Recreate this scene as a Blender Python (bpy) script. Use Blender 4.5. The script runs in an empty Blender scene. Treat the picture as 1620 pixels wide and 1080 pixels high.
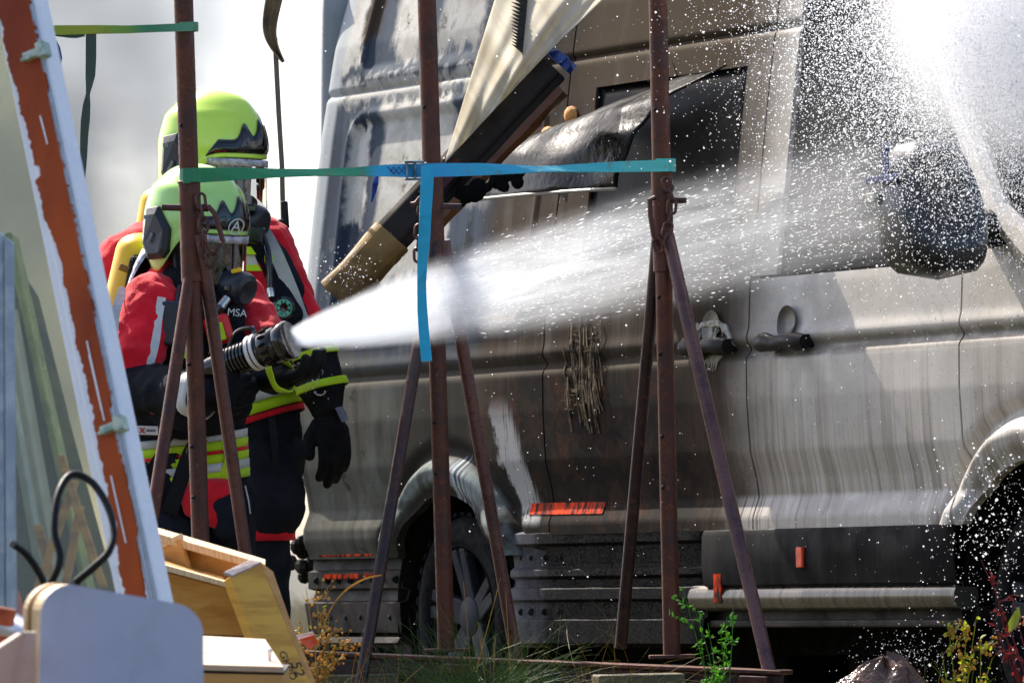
import bpy, bmesh, math, random
import numpy as np
from mathutils import Vector, Matrix, Euler, noise as mnoise
random.seed(7)
rng = np.random.default_rng(7)
sc = bpy.context.scene
col = sc.collection
R = math.radians

# ------------------------------------------------------------------ camera
FPX, CAM_H, PITCH, ROLL = 11000.0, 0.535, math.atan(340/11000.0), R(1.2)
F_ = Vector((0, math.cos(PITCH), math.sin(PITCH)))
U0 = Vector((0, -math.sin(PITCH), math.cos(PITCH)))
X0 = Vector((1, 0, 0))
R_ = X0*math.cos(ROLL) - U0*math.sin(ROLL)
U_ = U0*math.cos(ROLL) + X0*math.sin(ROLL)
C0 = Vector((0, 0, CAM_H))
cam_d = bpy.data.cameras.new('camera')
cam = bpy.data.objects.new('camera', cam_d)
col.objects.link(cam)
cam.matrix_world = Matrix(((R_.x, U_.x, -F_.x, C0.x), (R_.y, U_.y, -F_.y, C0.y), (R_.z, U_.z, -F_.z, C0.z), (0, 0, 0, 1)))
cam_d.sensor_width = 36.0
cam_d.lens = 36.0*FPX/1620.0
cam_d.clip_start, cam_d.clip_end = 0.5, 5000
cam_d.dof.use_dof = True
cam_d.dof.focus_distance = 20.2
cam_d.dof.aperture_fstop = 11.0
sc.camera = cam

# ------------------------------------------------------------------ light
SUN = Vector((-0.385, 0.59, 0.70)).normalized()        # direction towards the sun
world = bpy.data.worlds.new('World')
sc.world = world
world.use_nodes = True
wn = world.node_tree
bg = wn.nodes['Background']
sky = wn.nodes.new('ShaderNodeTexSky')
sky.sky_type = 'NISHITA'
sky.sun_disc = False
sky.sun_elevation = math.asin(SUN.z)
sky.sun_rotation = math.atan2(SUN.x, SUN.y)
sky.air_density = 0.65
sky.dust_density = 2.2
sky.ozone_density = 0.3
wn.links.new(sky.outputs[0], bg.inputs[0])
bg.inputs[1].default_value = 0.12
sl = bpy.data.lights.new('sun', 'SUN')
sl.energy = 4.0
sl.angle = R(0.53)
sl.color = (1.0, 0.93, 0.82)
so = bpy.data.objects.new('sun', sl)
col.objects.link(so)
so.rotation_euler = SUN.to_track_quat('Z', 'Y').to_euler()
sc.view_settings.view_transform = 'Standard'
sc.view_settings.look = 'None'
sc.view_settings.gamma = 1.0
sc.view_settings.use_curve_mapping = False
sc.view_settings.exposure = 1.35
cy = sc.cycles
cy.max_bounces = 8
cy.diffuse_bounces = 3
cy.glossy_bounces = 3
cy.transmission_bounces = 6
cy.transparent_max_bounces = 12
cy.volume_bounces = 6
cy.caustics_reflective = False
cy.caustics_refractive = False
cy.sample_clamp_indirect = 6.0
cy.use_denoising = True

# ------------------------------------------------------------------ helpers
def P(px, py, D):
    """world point seen at photo pixel (px, py) at depth D metres"""
    return C0 + D*(F_ + R_*((px-810)/FPX) - U_*((py-540)/FPX))

def lin(r, g, b):
    f = lambda c: (c/255/12.92) if c/255 <= .04045 else ((c/255+.055)/1.055)**2.4
    return (f(r), f(g), f(b))

WM = {}
def tag(o, label=None, cat=None, group=None, kind=None):
    if label: o['label'] = label
    if cat: o['category'] = cat
    if group: o['group'] = group
    if kind: o['kind'] = kind
    return o

def empty(name, loc=(0, 0, 0), rz=0.0, **k):
    o = bpy.data.objects.new(name, None)
    col.objects.link(o)
    o.location = loc
    o.rotation_euler = (0, 0, rz)
    o.empty_display_size = .1
    WM[o.name] = Matrix.Translation(Vector(loc)) @ Matrix.Rotation(rz, 4, 'Z')
    return tag(o, **k)

def link(name, me, parent=None, org=None):
    o = bpy.data.objects.new(name, me)
    col.objects.link(o)
    if parent is not None:
        o.parent = parent
        m = WM[parent.name]
        me.transform(m.inverted())
        WM[o.name] = m
    else:
        m = Matrix.Translation(Vector(org)) if org is not None else Matrix()
        me.transform(m.inverted())
        o.matrix_world = m
        WM[o.name] = m
    return o

class MB:
    """collects shapes and links them as one mesh object"""
    def __init__(s): s.v, s.f, s.mi, s.cur = [], [], [], 0
    def add(s, vs, fs):
        b = len(s.v)
        s.v += [tuple(v) for v in vs]
        s.f += [tuple(i+b for i in f) for f in fs]
        s.mi += [s.cur]*len(fs)
        return s
    def box(s, c, size, rot=None):
        c = Vector(c); hx, hy, hz = [a/2 for a in size]
        pts = [Vector((x, y, z)) for x in (-hx, hx) for y in (-hy, hy) for z in (-hz, hz)]
        if rot is not None: pts = [rot @ p for p in pts]
        return s.add([p+c for p in pts], [(0,1,3,2),(4,6,7,5),(0,4,5,1),(2,3,7,6),(0,2,6,4),(1,5,7,3)])
    def slab(s, q, t, away=None):
        """quad q extruded by t along its normal (away from the camera unless a vector is given)"""
        q = [Vector(p) for p in q]
        n = (q[1]-q[0]).cross(q[-1]-q[0]).normalized()
        if away is None: away = F_
        if n.dot(away) < 0: n = -n
        m = len(q)
        vs = q+[p+n*t for p in q]
        fs = [tuple(range(m)), tuple(range(2*m-1, m-1, -1))]
        fs += [(i, (i+1) % m, (i+1) % m+m, i+m) for i in range(m)]
        return s.add(vs, fs)
    def tube(s, path, r, n=10, caps=True, rx=None):
        path = [Vector(p) for p in path]
        rs = list(r) if hasattr(r, '__len__') else [r]*len(path)
        t0 = (path[1]-path[0]).normalized()
        u = t0.orthogonal().normalized()
        rings = []
        for i, p in enumerate(path):
            t = (path[min(i+1, len(path)-1)]-path[max(i-1, 0)]).normalized()
            u = (u-t*u.dot(t)).normalized()
            w = t.cross(u)
            rings.append([p+(u*math.cos(a)+w*math.sin(a))*rs[i] for a in [2*math.pi*k/n for k in range(n)]])
        vs = [v for ring in rings for v in ring]
        fs = []
        for i in range(len(path)-1):
            for k in range(n):
                fs.append((i*n+k, i*n+(k+1) % n, (i+1)*n+(k+1) % n, (i+1)*n+k))
        if caps:
            fs.append(tuple(range(n-1, -1, -1)))
            fs.append(tuple((len(path)-1)*n+k for k in range(n)))
        return s.add(vs, fs)
    def ribbon(s, path, widths, t=.002, wdir=None):
        """flat band: path points, per-point half-width vector"""
        path = [Vector(p) for p in path]
        vs = []
        for i, p in enumerate(path):
            w = Vector(widths[i])
            tg = (path[min(i+1, len(path)-1)]-path[max(i-1, 0)]).normalized()
            n = tg.cross(w)
            n = n.normalized()*t/2 if n.length > 1e-9 else F_*t/2
            vs += [p-w-n, p+w-n, p+w+n, p-w+n]
        fs = []
        for i in range(len(path)-1):
            for k in range(4):
                fs.append((i*4+k, i*4+(k+1) % 4, (i+1)*4+(k+1) % 4, (i+1)*4+k))
        fs += [(3, 2, 1, 0), tuple((len(path)-1)*4+k for k in range(4))]
        return s.add(vs, fs)
    def lathe(s, prof, org, axis, n=24, up=None, close=False, caps=True):
        """prof: (radius, distance along axis)"""
        axis = Vector(axis).normalized(); org = Vector(org)
        u = axis.orthogonal().normalized() if up is None else (Vector(up)-axis*Vector(up).dot(axis)).normalized()
        w = axis.cross(u)
        vs = [org+axis*d+(u*math.cos(2*math.pi*k/n)+w*math.sin(2*math.pi*k/n))*r for r, d in prof for k in range(n)]
        fs = []
        m = len(prof)
        for i in range(m if close else m-1):
            j = (i+1) % m
            for k in range(n):
                fs.append((i*n+k, i*n+(k+1) % n, j*n+(k+1) % n, j*n+k))
        if not close and caps:
            fs += [tuple(range(n-1, -1, -1)), tuple((m-1)*n+k for k in range(n))]
        return s.add(vs, fs)
    def grid(s, fn, nu, nv):
        vs = [fn(i/nu, j/nv) for j in range(nv+1) for i in range(nu+1)]
        fs = [(j*(nu+1)+i, j*(nu+1)+i+1, (j+1)*(nu+1)+i+1, (j+1)*(nu+1)+i) for j in range(nv) for i in range(nu)]
        return s.add(vs, fs)
    def ball(s, c, r, nu=10, nv=7, rot=None):
        c = Vector(c)
        rr = (r, r, r) if not hasattr(r, '__len__') else r
        vs, fs = [], []
        for j in range(nv+1):
            th = math.pi*j/nv
            for i in range(nu):
                ph = 2*math.pi*i/nu
                p = Vector((rr[0]*math.sin(th)*math.cos(ph), rr[1]*math.sin(th)*math.sin(ph), rr[2]*math.cos(th)))
                vs.append((rot @ p if rot is not None else p)+c)
        for j in range(nv):
            for i in range(nu):
                fs.append((j*nu+i, (j+1)*nu+i, (j+1)*nu+(i+1) % nu, j*nu+(i+1) % nu))
        return s.add(vs, fs)
    def mesh(s, name):
        me = bpy.data.meshes.new(name)
        me.from_pydata(s.v, [], s.f)
        me.validate()
        bm = bmesh.new(); bm.from_mesh(me)
        bmesh.ops.remove_doubles(bm, verts=bm.verts, dist=1e-6)
        bmesh.ops.recalc_face_normals(bm, faces=bm.faces)
        bm.to_mesh(me); bm.free()
        return me
    def build(s, name, mat, parent=None, smooth=False, bevel=0, org=None, solid=0, subs=0, xf=None, seg=2, **k):
        me = s.mesh(name)
        if xf is not None: me.transform(xf)
        for m in (mat if isinstance(mat, (list, tuple)) else [mat]): me.materials.append(m)
        if smooth:
            me.polygons.foreach_set('use_smooth', [True]*len(me.polygons))
        o = link(name, me, parent, org)
        if solid:
            m = o.modifiers.new('thick', 'SOLIDIFY'); m.thickness = solid; m.offset = 0
        if bevel:
            m = o.modifiers.new('bevel', 'BEVEL'); m.width = bevel; m.segments = seg; m.limit_method = 'ANGLE'; m.angle_limit = R(35)
            m.harden_normals = False
        if subs:
            m = o.modifiers.new('sub', 'SUBSURF'); m.levels = subs; m.render_levels = subs
        if smooth and not subs:
            for e in []: pass
            try:
                me.set_sharp_from_angle(angle=R(42))
            except Exception: pass
        return tag(o, **k)

TEX = {}
def cloud_tex(scale, depth=2):
    key = (scale, depth)
    if key not in TEX:
        t = bpy.data.textures.new('folds', 'CLOUDS'); t.noise_scale = scale; t.noise_depth = depth
        TEX[key] = t
    return TEX[key]

def blob(name, prims, mat, parent, voxel=.009, it=4, disp=0, dscale=.06, org=None, adapt=0, **k):
    """union of capsules and ellipsoids as one continuous smooth skin"""
    mb = MB()
    for p in prims:
        if p[0] == 'cap':
            _, a, b, ra, rb = p
            a, b = Vector(a), Vector(b)
            d = (b-a)
            L = d.length
            d = d/L if L > 1e-6 else Vector((0, 0, 1))
            prof = [(max(ra*math.sin(t), 1e-4), -ra*math.cos(t)) for t in [math.pi/2*i/5 for i in range(6)]]
            prof += [(max(rb*math.cos(t), 1e-4), L+rb*math.sin(t)) for t in [math.pi/2*i/5 for i in range(6)]]
            mb.lathe(prof, a, d, 18)
        else:
            _, c, r = p[:3]
            mb.ball(c, r, 20, 14, p[3] if len(p) > 3 else None)
    me = mb.mesh(name)
    tmp = bpy.data.objects.new('tmp', me)
    col.objects.link(tmp)
    m = tmp.modifiers.new('r', 'REMESH'); m.mode = 'VOXEL'; m.voxel_size = voxel
    m = tmp.modifiers.new('s', 'SMOOTH'); m.iterations = it; m.factor = .5
    if disp:
        m = tmp.modifiers.new('d', 'DISPLACE'); m.texture = cloud_tex(dscale); m.strength = disp; m.mid_level = .5
        m.texture_coords = 'LOCAL'
        m = tmp.modifiers.new('s2', 'SMOOTH'); m.iterations = 1; m.factor = .4
    dg = bpy.context.evaluated_depsgraph_get()
    me2 = bpy.data.meshes.new_from_object(tmp.evaluated_get(dg))
    bpy.data.objects.remove(tmp)
    bpy.data.meshes.remove(me)
    me2.name = name
    me2.materials.clear()
    me2.materials.append(mat)
    me2.polygons.foreach_set('use_smooth', [True]*len(me2.polygons))
    o = link(name, me2, parent, org)
    return tag(o, **k)

# ---- node expression helper
class E:
    def __init__(s, nt, sock): s.nt, s.k = nt, sock
    def _m(s, op, b=None, c=None):
        n = s.nt.nodes.new('ShaderNodeMath'); n.operation = op
        for i, x in enumerate((s, b, c)):
            if x is None: continue
            if isinstance(x, E): s.nt.links.new(x.k, n.inputs[i])
            else: n.inputs[i].default_value = x
        return E(s.nt, n.outputs[0])
    def __add__(s, o): return s._m('ADD', o)
    __radd__ = __add__
    def __sub__(s, o): return s._m('SUBTRACT', o)
    def __rsub__(s, o): return (s*-1.0)+o
    def __mul__(s, o): return s._m('MULTIPLY', o)
    __rmul__ = __mul__
    def mx(s, o): return s._m('MAXIMUM', o)
    def mn(s, o): return s._m('MINIMUM', o)
    def pw(s, o): return s._m('POWER', o)
    def ab(s): return s._m('ABSOLUTE')
    def cl(s): return s.mx(0.0).mn(1.0)

class NT:
    def __init__(s, name):
        s.m = bpy.data.materials.new(name); s.m.use_nodes = True
        s.t = s.m.node_tree
        s.b = s.t.nodes.get('Principled BSDF')
        s.out = s.t.nodes.get('Material Output')
        tc = s.t.nodes.new('ShaderNodeTexCoord')
        s.co = tc.outputs['Object']
        sp = s.t.nodes.new('ShaderNodeSeparateXYZ'); s.t.links.new(s.co, sp.inputs[0])
        s.x, s.y, s.z = [E(s.t, sp.outputs[i]) for i in range(3)]
    def vec(s, x, y, z):
        n = s.t.nodes.new('ShaderNodeCombineXYZ')
        for i, a in enumerate((x, y, z)):
            if isinstance(a, E): s.t.links.new(a.k, n.inputs[i])
            else: n.inputs[i].default_value = a
        return n.outputs[0]
    def noise(s, scale=5, detail=3, rough=.55, vec=None, dist=0):
        n = s.t.nodes.new('ShaderNodeTexNoise')
        s.t.links.new(vec if vec is not None else s.co, n.inputs['Vector'])
        n.inputs['Scale'].default_value = scale; n.inputs['Detail'].default_value = detail
        n.inputs['Roughness'].default_value = rough; n.inputs['Distortion'].default_value = dist
        return E(s.t, n.outputs[0])
    def sm(s, a, b, x, lo=0.0, hi=1.0):
        n = s.t.nodes.new('ShaderNodeMapRange'); n.interpolation_type = 'SMOOTHSTEP'
        inv = a > b
        if inv: a, b, lo, hi = b, a, hi, lo
        s.t.links.new(x.k, n.inputs[0])
        for i, v in enumerate((a, b, lo, hi)): n.inputs[i+1].default_value = v
        return E(s.t, n.outputs[0])
    def mix(s, f, a, b):
        n = s.t.nodes.new('ShaderNodeMix'); n.data_type = 'RGBA'
        for i, x in ((0, f), (6, a), (7, b)):
            if isinstance(x, E): s.t.links.new(x.k, n.inputs[i])
            elif isinstance(x, (tuple, list)): n.inputs[i].default_value = (*x[:3], 1)
            else: n.inputs[i].default_value = x
        return E(s.t, n.outputs[2])
    def box(s, x0, x1, z0, z1, soft, x=None, z=None):
        x = x or s.x; z = z or s.z
        return s.sm(x0-soft, x0+soft, x)*s.sm(x1+soft, x1-soft, x)*s.sm(z0-soft, z0+soft, z)*s.sm(z1+soft, z1-soft, z)
    def set(s, **k):
        for n, v in k.items():
            n = {'color': 'Base Color', 'rough': 'Roughness', 'metal': 'Metallic', 'spec': 'Specular IOR Level', 'coat': 'Coat Weight',
                 'coatr': 'Coat Roughness', 'trans': 'Transmission Weight', 'ior': 'IOR', 'sss': 'Subsurface Weight', 'sheen': 'Sheen Weight'}.get(n, n)
            i = s.b.inputs[n]
            if isinstance(v, E): s.t.links.new(v.k, i)
            elif isinstance(v, (tuple, list)): i.default_value = (*v[:3], 1)
            else: i.default_value = v
        return s
    def bump(s, h, strength=.3, dist=.01):
        n = s.t.nodes.new('ShaderNodeBump'); n.inputs['Strength'].default_value = strength; n.inputs['Distance'].default_value = dist
        s.t.links.new(h.k, n.inputs['Height']); s.t.links.new(n.outputs[0], s.b.inputs['Normal'])
        return s

def mat(name, c1, c2=None, scale=12, rough=.6, metal=0, bump=0, bscale=60, lo=.4, hi=.65, stretch=None, bdist=.004, **k):
    t = NT(name)
    v = None
    if stretch: v = t.vec(t.x*stretch[0], t.y*stretch[1], t.z*stretch[2])
    if c2 is None: c2 = tuple(x*.72 for x in c1)
    n = t.noise(scale, 5, .6, v)
    t.set(color=t.mix(t.sm(lo, hi, n), c1, c2), metal=metal, **k)
    n2 = t.noise(scale*2.3, 3, .5, v)
    t.set(rough=t.sm(.3, .7, n2, rough*.85, min(1, rough*1.15)))
    if bump: t.bump(t.noise(bscale, 4, .6, v), bump, bdist)
    return t.m

# ------------------------------------------------------------------ ground
t = NT('dry_earth')
t.set(color=t.mix(t.sm(.35, .65, t.noise(1.3, 6, .6)), lin(78, 74, 58), t.mix(t.noise(14, 4), lin(60, 66, 36), lin(92, 84, 66))), rough=.95)
t.bump(t.noise(9, 6, .7), .6, .05)
M_earth = t.m
def ground_fn(u, v):
    x, y = (u-.5)*2, v
    x = math.copysign(abs(x)**2.2*1500, x)
    y = -20+abs(y)**2.4*3000
    z = 0.02*mnoise.noise(Vector((x*.7, y*.7, 0))) if abs(x) < 30 and y < 60 else 0
    return (x, y, z)
mb = MB().grid(ground_fn, 90, 120)
mb.build('ground', M_earth, smooth=True, kind='structure')

def heap_fn(u, v):
    D = 12.4+5.6*v
    a, b = P(-160, 900, D), P(540, 900, D)
    x, y = a.x+(b.x-a.x)*u, a.y
    e = min(1, 5*u, 5*(1-u), 6*v, 6*(1-v))
    return (x, y, -.03+.21*e+.03*e*mnoise.noise(Vector((x*5, y*3, 0))))
MB().grid(heap_fn, 40, 60).build('soil_heap', M_earth, smooth=True, kind='structure')

# ------------------------------------------------------------------ van materials
M_dark = mat('scorched_dark_plastic', lin(20, 20, 22), lin(34, 33, 33), 6, .5, bump=.2, bscale=40, spec=.25)
M_burnt = mat('burnt_metal', lin(70, 63, 56), lin(24, 19, 17), 4.5, .65, metal=.05, spec=.2, bump=.5, bscale=30, lo=.35, hi=.6)
M_black = mat('charred_black', lin(10, 10, 11), lin(16, 15, 15), 8, .85, spec=.1)
M_glass = mat('sooted_glass', lin(5, 6, 8), lin(13, 14, 17), 3, .3, spec=.03)
M_flap = mat('melted_acrylic', lin(5, 6, 6), lin(10, 11, 8), 5, .26, bump=.35, bscale=30, bdist=.010, spec=.13)
M_rubber = mat('rubber', lin(20, 20, 21), lin(28, 27, 27), 18, .85, spec=.12, bump=.3, bscale=60)
M_rimdark = mat('dark_rim_barrel', lin(30, 30, 34), lin(16, 16, 18), 6, .8, spec=.1)  # barrel darker than the spokes so the gaps between them read dark
M_alloy = mat('sooted_alloy', lin(44, 45, 54), lin(28, 28, 34), 5, .6, metal=.1, spec=.2, bump=.3, bscale=30)
M_orange = mat('orange_reflector', lin(250, 80, 12), lin(215, 52, 8), 40, .35, bump=.5, bscale=90)
t = NT('scorched_orange_strip')
f_ = t.noise(22, 5, .7, t.vec(t.x*1.6, t.y, t.z*.5))
t.set(color=t.mix(t.sm(.40, .62, f_), lin(34, 18, 14), lin(240, 66, 0)), rough=.7, spec=.1)
M_orstrip = t.m
M_holes = mat('hole_black', lin(6, 6, 6), lin(9, 9, 9), 8, .9)
t = NT('clad_black')
st = t.noise(1, 4, .6, t.vec(t.x*22, 0.0, t.z*1.2))
t.set(color=t.mix(t.sm(.5, .7, st), lin(17, 17, 19), lin(33, 31, 30)), rough=t.sm(.3, .7, t.noise(9, 4), .5, .75), spec=.07)
t.bump(t.noise(70, 3), .15, .003)
M_clad = t.m
t = NT('side_step_wet')
st = t.noise(1, 4, .65, t.vec(t.x*40, 0.0, t.z*1.5))
t.set(color=t.mix(t.sm(.35, .7, st), lin(98, 92, 82), lin(54, 50, 45)), rough=.25, metal=.3)
M_step = t.m
t = NT('ridge_wet')
st = t.noise(1, 5, .7, t.vec(t.x*9, 0.0, t.z*3))
sp = t.noise(140, 2, .5)
t.set(color=t.mix(t.sm(.70, .38, t.x+(st-.5)*.5), t.mix(t.sm(.5, .7, st), lin(10, 9, 10), lin(28, 26, 26)), lin(96, 94, 100)), rough=t.sm(.42, .66, sp, .45, .9), spec=.05)
t.bump(sp, .25, .004)
M_ridge = t.m

# ------------------------------------------------------------------ the van
van = empty('van', (-0.213, 23.0, 0.0), R(-62), label='burnt white panel van with soot streaked sliding door and black mirror', cat='van')
VM = WM[van.name]
VI = VM.inverted()
def V(px, py, t=0.0):
    """(s, z) on the van's side where the photo pixel meets it, t metres out from the side"""
    o = VI @ C0
    d = (VI @ P(px, py, 10)) - o
    k = (-t-o.y)/d.y
    p = o+d*k
    return p.x, p.z

PZ = [.2, .42, .55, .60, .64, .70, .76, .84, 1.0, 1.12, 1.2, 1.34, 1.45, 2.0, 2.3, 2.5, 2.62, 2.75]
PT = [-.06, -.03, -.01, .012, .012, -.012, -.004, .016, .024, .022, .012, .004, -.012, -.085, -.135, -.19, -.27, -.45]
def van_paint():
    t = NT('sooted_white_paint')
    x, z = t.x, t.z
    st = t.noise(1, 4, .6, t.vec(x*16, 0.0, z*.55))
    st2 = t.noise(1, 4, .6, t.vec(x*60, 3.0, z*1.1))
    st3 = t.noise(1, 3, .6, t.vec(x*7, 9.0, z*.5))
    big = t.noise(1.7, 5, .62)
    fine = t.noise(11, 6, .68)
    gr = t.noise(70, 4, .7)
    dx = (fine-.5)*.14
    xd = x+(big-.5)*.5+dx
    zd = z+(big-.5)*.35+(fine-.5)*.10
    def px(x0, x1, y0, y1, soft=.03, ragged=.35):
        tt = float(np.interp(V((x0+x1)/2, (y0+y1)/2)[1], PZ, PT))
        s0, z1 = V(x0, (y0+y1)/2, tt); s1, _ = V(x1, (y0+y1)/2, tt)
        _, zt = V((x0+x1)/2, y0, tt); _, zb = V((x0+x1)/2, y1, tt)
        return t.box(s0, s1, zb, zt, soft, x+dx*.8, z+(st3-.5)*ragged*.6+(fine-.5)*.2)
    # clean paint under a grey dust film
    c = t.mix(t.sm(.3, .75, big), lin(204, 198, 190), lin(178, 170, 158))
    # brown water-run streaks
    c = t.mix(t.sm(.47, .60, st)*t.sm(.2, .9, 1.45-z+(st3-.5))*.8, c, lin(116, 100, 80))
    c = t.mix(t.sm(.50, .62, st2)*t.sm(.0, .7, 1.25-z+(st-.5))*.6, c, lin(84, 74, 64))
    c = t.mix(t.sm(.56, .66, st2)*.3, c, lin(196, 190, 184))
    # heat-browned middle
    mid = t.sm(2.30, 1.75, xd)
    c = t.mix(mid*t.sm(.25, .5, st3+(fine-.5)*.3)*.85, c, lin(88, 68, 50))
    c = t.mix(mid*.86, c, lin(54, 42, 32))
    c = t.mix(mid*t.sm(.58, .68, st2)*t.sm(1.5, .9, z)*.15, c, lin(132, 122, 110))
    c = t.mix(t.sm(.45, .75, xd)*mid*t.sm(1.95, 2.1, zd)*.7, c, lin(62, 48, 30))
    # rear: slate blue-grey scorched with pale islands
    rear = t.sm(.36, .10, xd)
    rc = t.mix(t.sm(.4, .62, st3+(fine-.5)*.2), lin(70, 80, 92), lin(44, 53, 68))
    rc = t.mix(t.sm(.55, .68, fine)*.5, rc, lin(118, 122, 124))
    low = t.sm(1.36, 1.05, zd)
    rlow = t.mix(t.sm(.38, .6, st3), lin(62, 62, 54), lin(96, 94, 84))
    rlow = t.mix(t.sm(.45, .70, st*.6+fine*.4)*.6, rlow, lin(70, 58, 40))
    rlow = t.mix(t.sm(.50, .66, big)*.5, rlow, lin(126, 128, 120))
    rlow = t.mix(t.sm(.54, .70, st2*.5+fine*.5)*.25, rlow, lin(140, 142, 134))
    rlow = t.mix(t.sm(-.55, -.1, xd)*.55, rlow, lin(48, 43, 37))
    rc = t.mix(low, rc, rlow)
    pale = px(543, 584, -60, 112, .02, .5).mx(px(622, 668, -60, 96, .03, .5)).mx(px(695, 765, -60, 70, .03, .5)*.6)
    pale = pale.mx(px(550, 574, 186, 330, .02, .9)).mx(px(590, 705, 150, 430, .025, .45)).mx(px(700, 770, 240, 330, .03, .3)*.5).mx(px(590, 640, 420, 500, .03, .8)*.5)
    pale = pale.mx(px(520, 770, 118, 150, .02, .15)*.75)
    rc = t.mix(pale.cl()*t.sm(.24, .42, fine*.7+big*.3)*.95, rc, t.mix(t.sm(.4, .6, fine), lin(206, 202, 194), lin(184, 180, 170)))
    rc = t.mix(px(583, 604, -60, 60, .02, .4), rc, lin(62, 50, 42))
    rc = t.mix(px(640, 668, 0, 40, .015, .3)*t.sm(.5, .56, fine), rc, lin(20, 22, 28))
    c = t.mix(rear, c, rc)
    # pale corner strip
    c = t.mix(t.sm(-.985, -1.02, x-t.sm(1.55, 2.6, z)*.04)*t.sm(1.0, 1.4, z)*.85, c, lin(178, 182, 184))
    # soot: heavy low middle, also up behind the torn awning
    s1 = t.sm(.18, .48, xd)*t.sm(2.05, 1.45, xd+(st2-.5)*.4)*t.sm(1.32, 1.0, zd+(st2-.5)*.3)
    s2 = t.sm(.40, .62, xd)*t.sm(1.15, .95, xd)*t.sm(1.22, 1.12, zd)*t.sm(.6, .66, z)
    s3 = t.sm(.02, .30, xd)*t.sm(.95, .6, xd)*t.sm(1.85, 2.05, zd)
    soot = ((s1*1.0+s2*.6+s3*.85)*t.sm(.16, .44, fine*.6+big*.5)).cl()
    c = t.mix(soot*.96, c, t.mix(t.sm(.45, .6, fine), lin(20, 16, 13), lin(46, 32, 22)))
    c = t.mix(soot*t.sm(.60, .68, st2)*t.sm(.5, .6, fine)*.3, c, lin(120, 112, 100))
    rp = t.sm(.56, .64, t.noise(2.6, 5, .7))*t.sm(.1, .35, xd)*t.sm(1.7, 1.2, xd)*t.sm(1.35, 1.1, zd)
    c = t.mix(rp*.6, c, t.mix(t.sm(.4, .6, gr), lin(96, 52, 26), lin(58, 34, 22)))
    bl = t.sm(.60, .66, t.noise(5.5, 5, .7))*rear
    c = t.mix(bl*.7, c, lin(40, 38, 38))
    # torn pale shape of peeled paint behind the rear arch
    fx = x-(1.02-z)*.42
    tri = t.sm(.30, .34, fx+(fine-.5)*.28+(st2-.5)*.1)*t.sm(.49, .44, fx+(st2-.5)*.16)*t.sm(.62, .66, z)*t.sm(1.07, .95, z)
    c = t.mix(tri*t.sm(.40, .52, st2*.7+fine*.4), c, lin(164, 162, 160))
    wash = px(738, 772, 745, 835, .02, .5)*t.sm(.5, .56, st2)
    c = t.mix(wash, c, lin(176, 184, 192))
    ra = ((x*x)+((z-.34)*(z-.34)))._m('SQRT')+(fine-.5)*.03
    c = t.mix(t.sm(.525, .545, ra)*t.sm(.605, .585, ra)*.8, c, lin(44, 40, 36))  # arch groove ring: shade and soot painted in as one dark band
    c = t.mix(t.sm(.43, .46, ra)*t.sm(.535, .515, ra)*t.sm(.35, .55, st3*.5+fine*.5)*.7, c, lin(138, 148, 146))  # arch lip painted paler, a highlight put into the colour
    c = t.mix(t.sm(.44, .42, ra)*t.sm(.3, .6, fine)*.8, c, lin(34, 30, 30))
    # sill flare toned paler in streaks towards the front
    fl = t.sm(.715, .69, z)*t.sm(1.75, 2.0, xd)*t.sm(.45, .5, st2+.04)
    c = t.mix(fl*.8, c, lin(182, 176, 170))
    c = t.mix(t.sm(.58, .70, gr)*.35, c, lin(52, 47, 42))
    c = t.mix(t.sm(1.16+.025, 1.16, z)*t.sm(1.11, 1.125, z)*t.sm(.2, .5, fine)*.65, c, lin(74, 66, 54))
    dirty = (mid*.75+rear*.75+soot).cl()
    t.set(color=c, rough=t.sm(.3, .7, fine+dirty*.3, .35, .8), spec=t.sm(0.0, .8, dirty, .45, .10), coat=t.sm(.7, .0, dirty, 0.0, .15), coatr=.15)
    t.bump(fine*.8+gr*.3, .14, .005)
    return t.m
M_paint = van_paint()
def sst(a, b, x):
    u = np.clip((x-a)/(b-a), 0, 1)
    return u*u*(3-2*u)
WR, WF = (0.0, .34), (3.64, .34)
def side_t(s, z):
    tt = np.interp(z, PZ, PT)
    tt = tt-.016*np.exp(-((z-1.150)/.016)**2)+.006*np.exp(-((z-1.19)/.02)**2)
    tt = tt-.014*np.exp(-((z-2.135)/.010)**2)
    for (cs, cz), ro in ((WR, .585), (WF, .62)):
        r = np.hypot(s-cs, z-cz)
        tt = tt+.052*sst(ro-.045, ro-.10, r)-.020*np.exp(-((r-ro+.03)/.022)**2)-.018*sst(ro-.13, ro-.175, r)
    # pressed panels behind the sliding door, below and above the gutter line
    for (a, b, c, d, rad, dep) in ((-.86, .55, 1.30, 2.045, .10, .020), (-.84, .55, 2.19, 2.7, .06, .012)):
        qx = np.abs(s-(a+b)/2)-(b-a)/2+rad
        qz = np.abs(z-(c+d)/2)-(d-c)/2+rad
        sd = np.hypot(np.maximum(qx, 0), np.maximum(qz, 0))+np.minimum(np.maximum(qx, qz), 0)-rad
        tt = tt-dep*sst(.0, -.035, sd)+.007*np.exp(-((sd-.012)/.012)**2)
    # window press in front of the door
    # heat buckling
    tt = tt+.006*np.sin(s*5.1+z*3.7)*np.exp(-((s-.6)/.8)**2)+.004*np.sin(z*9+s*2)*np.exp(-((s-.9)/.7)**2)
    # rear corner
    c = np.clip((-1.045-s)/.165, 0, 1)
    return tt-.165*(1-np.sqrt(np.maximum(1-c*c, 0)))

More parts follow.
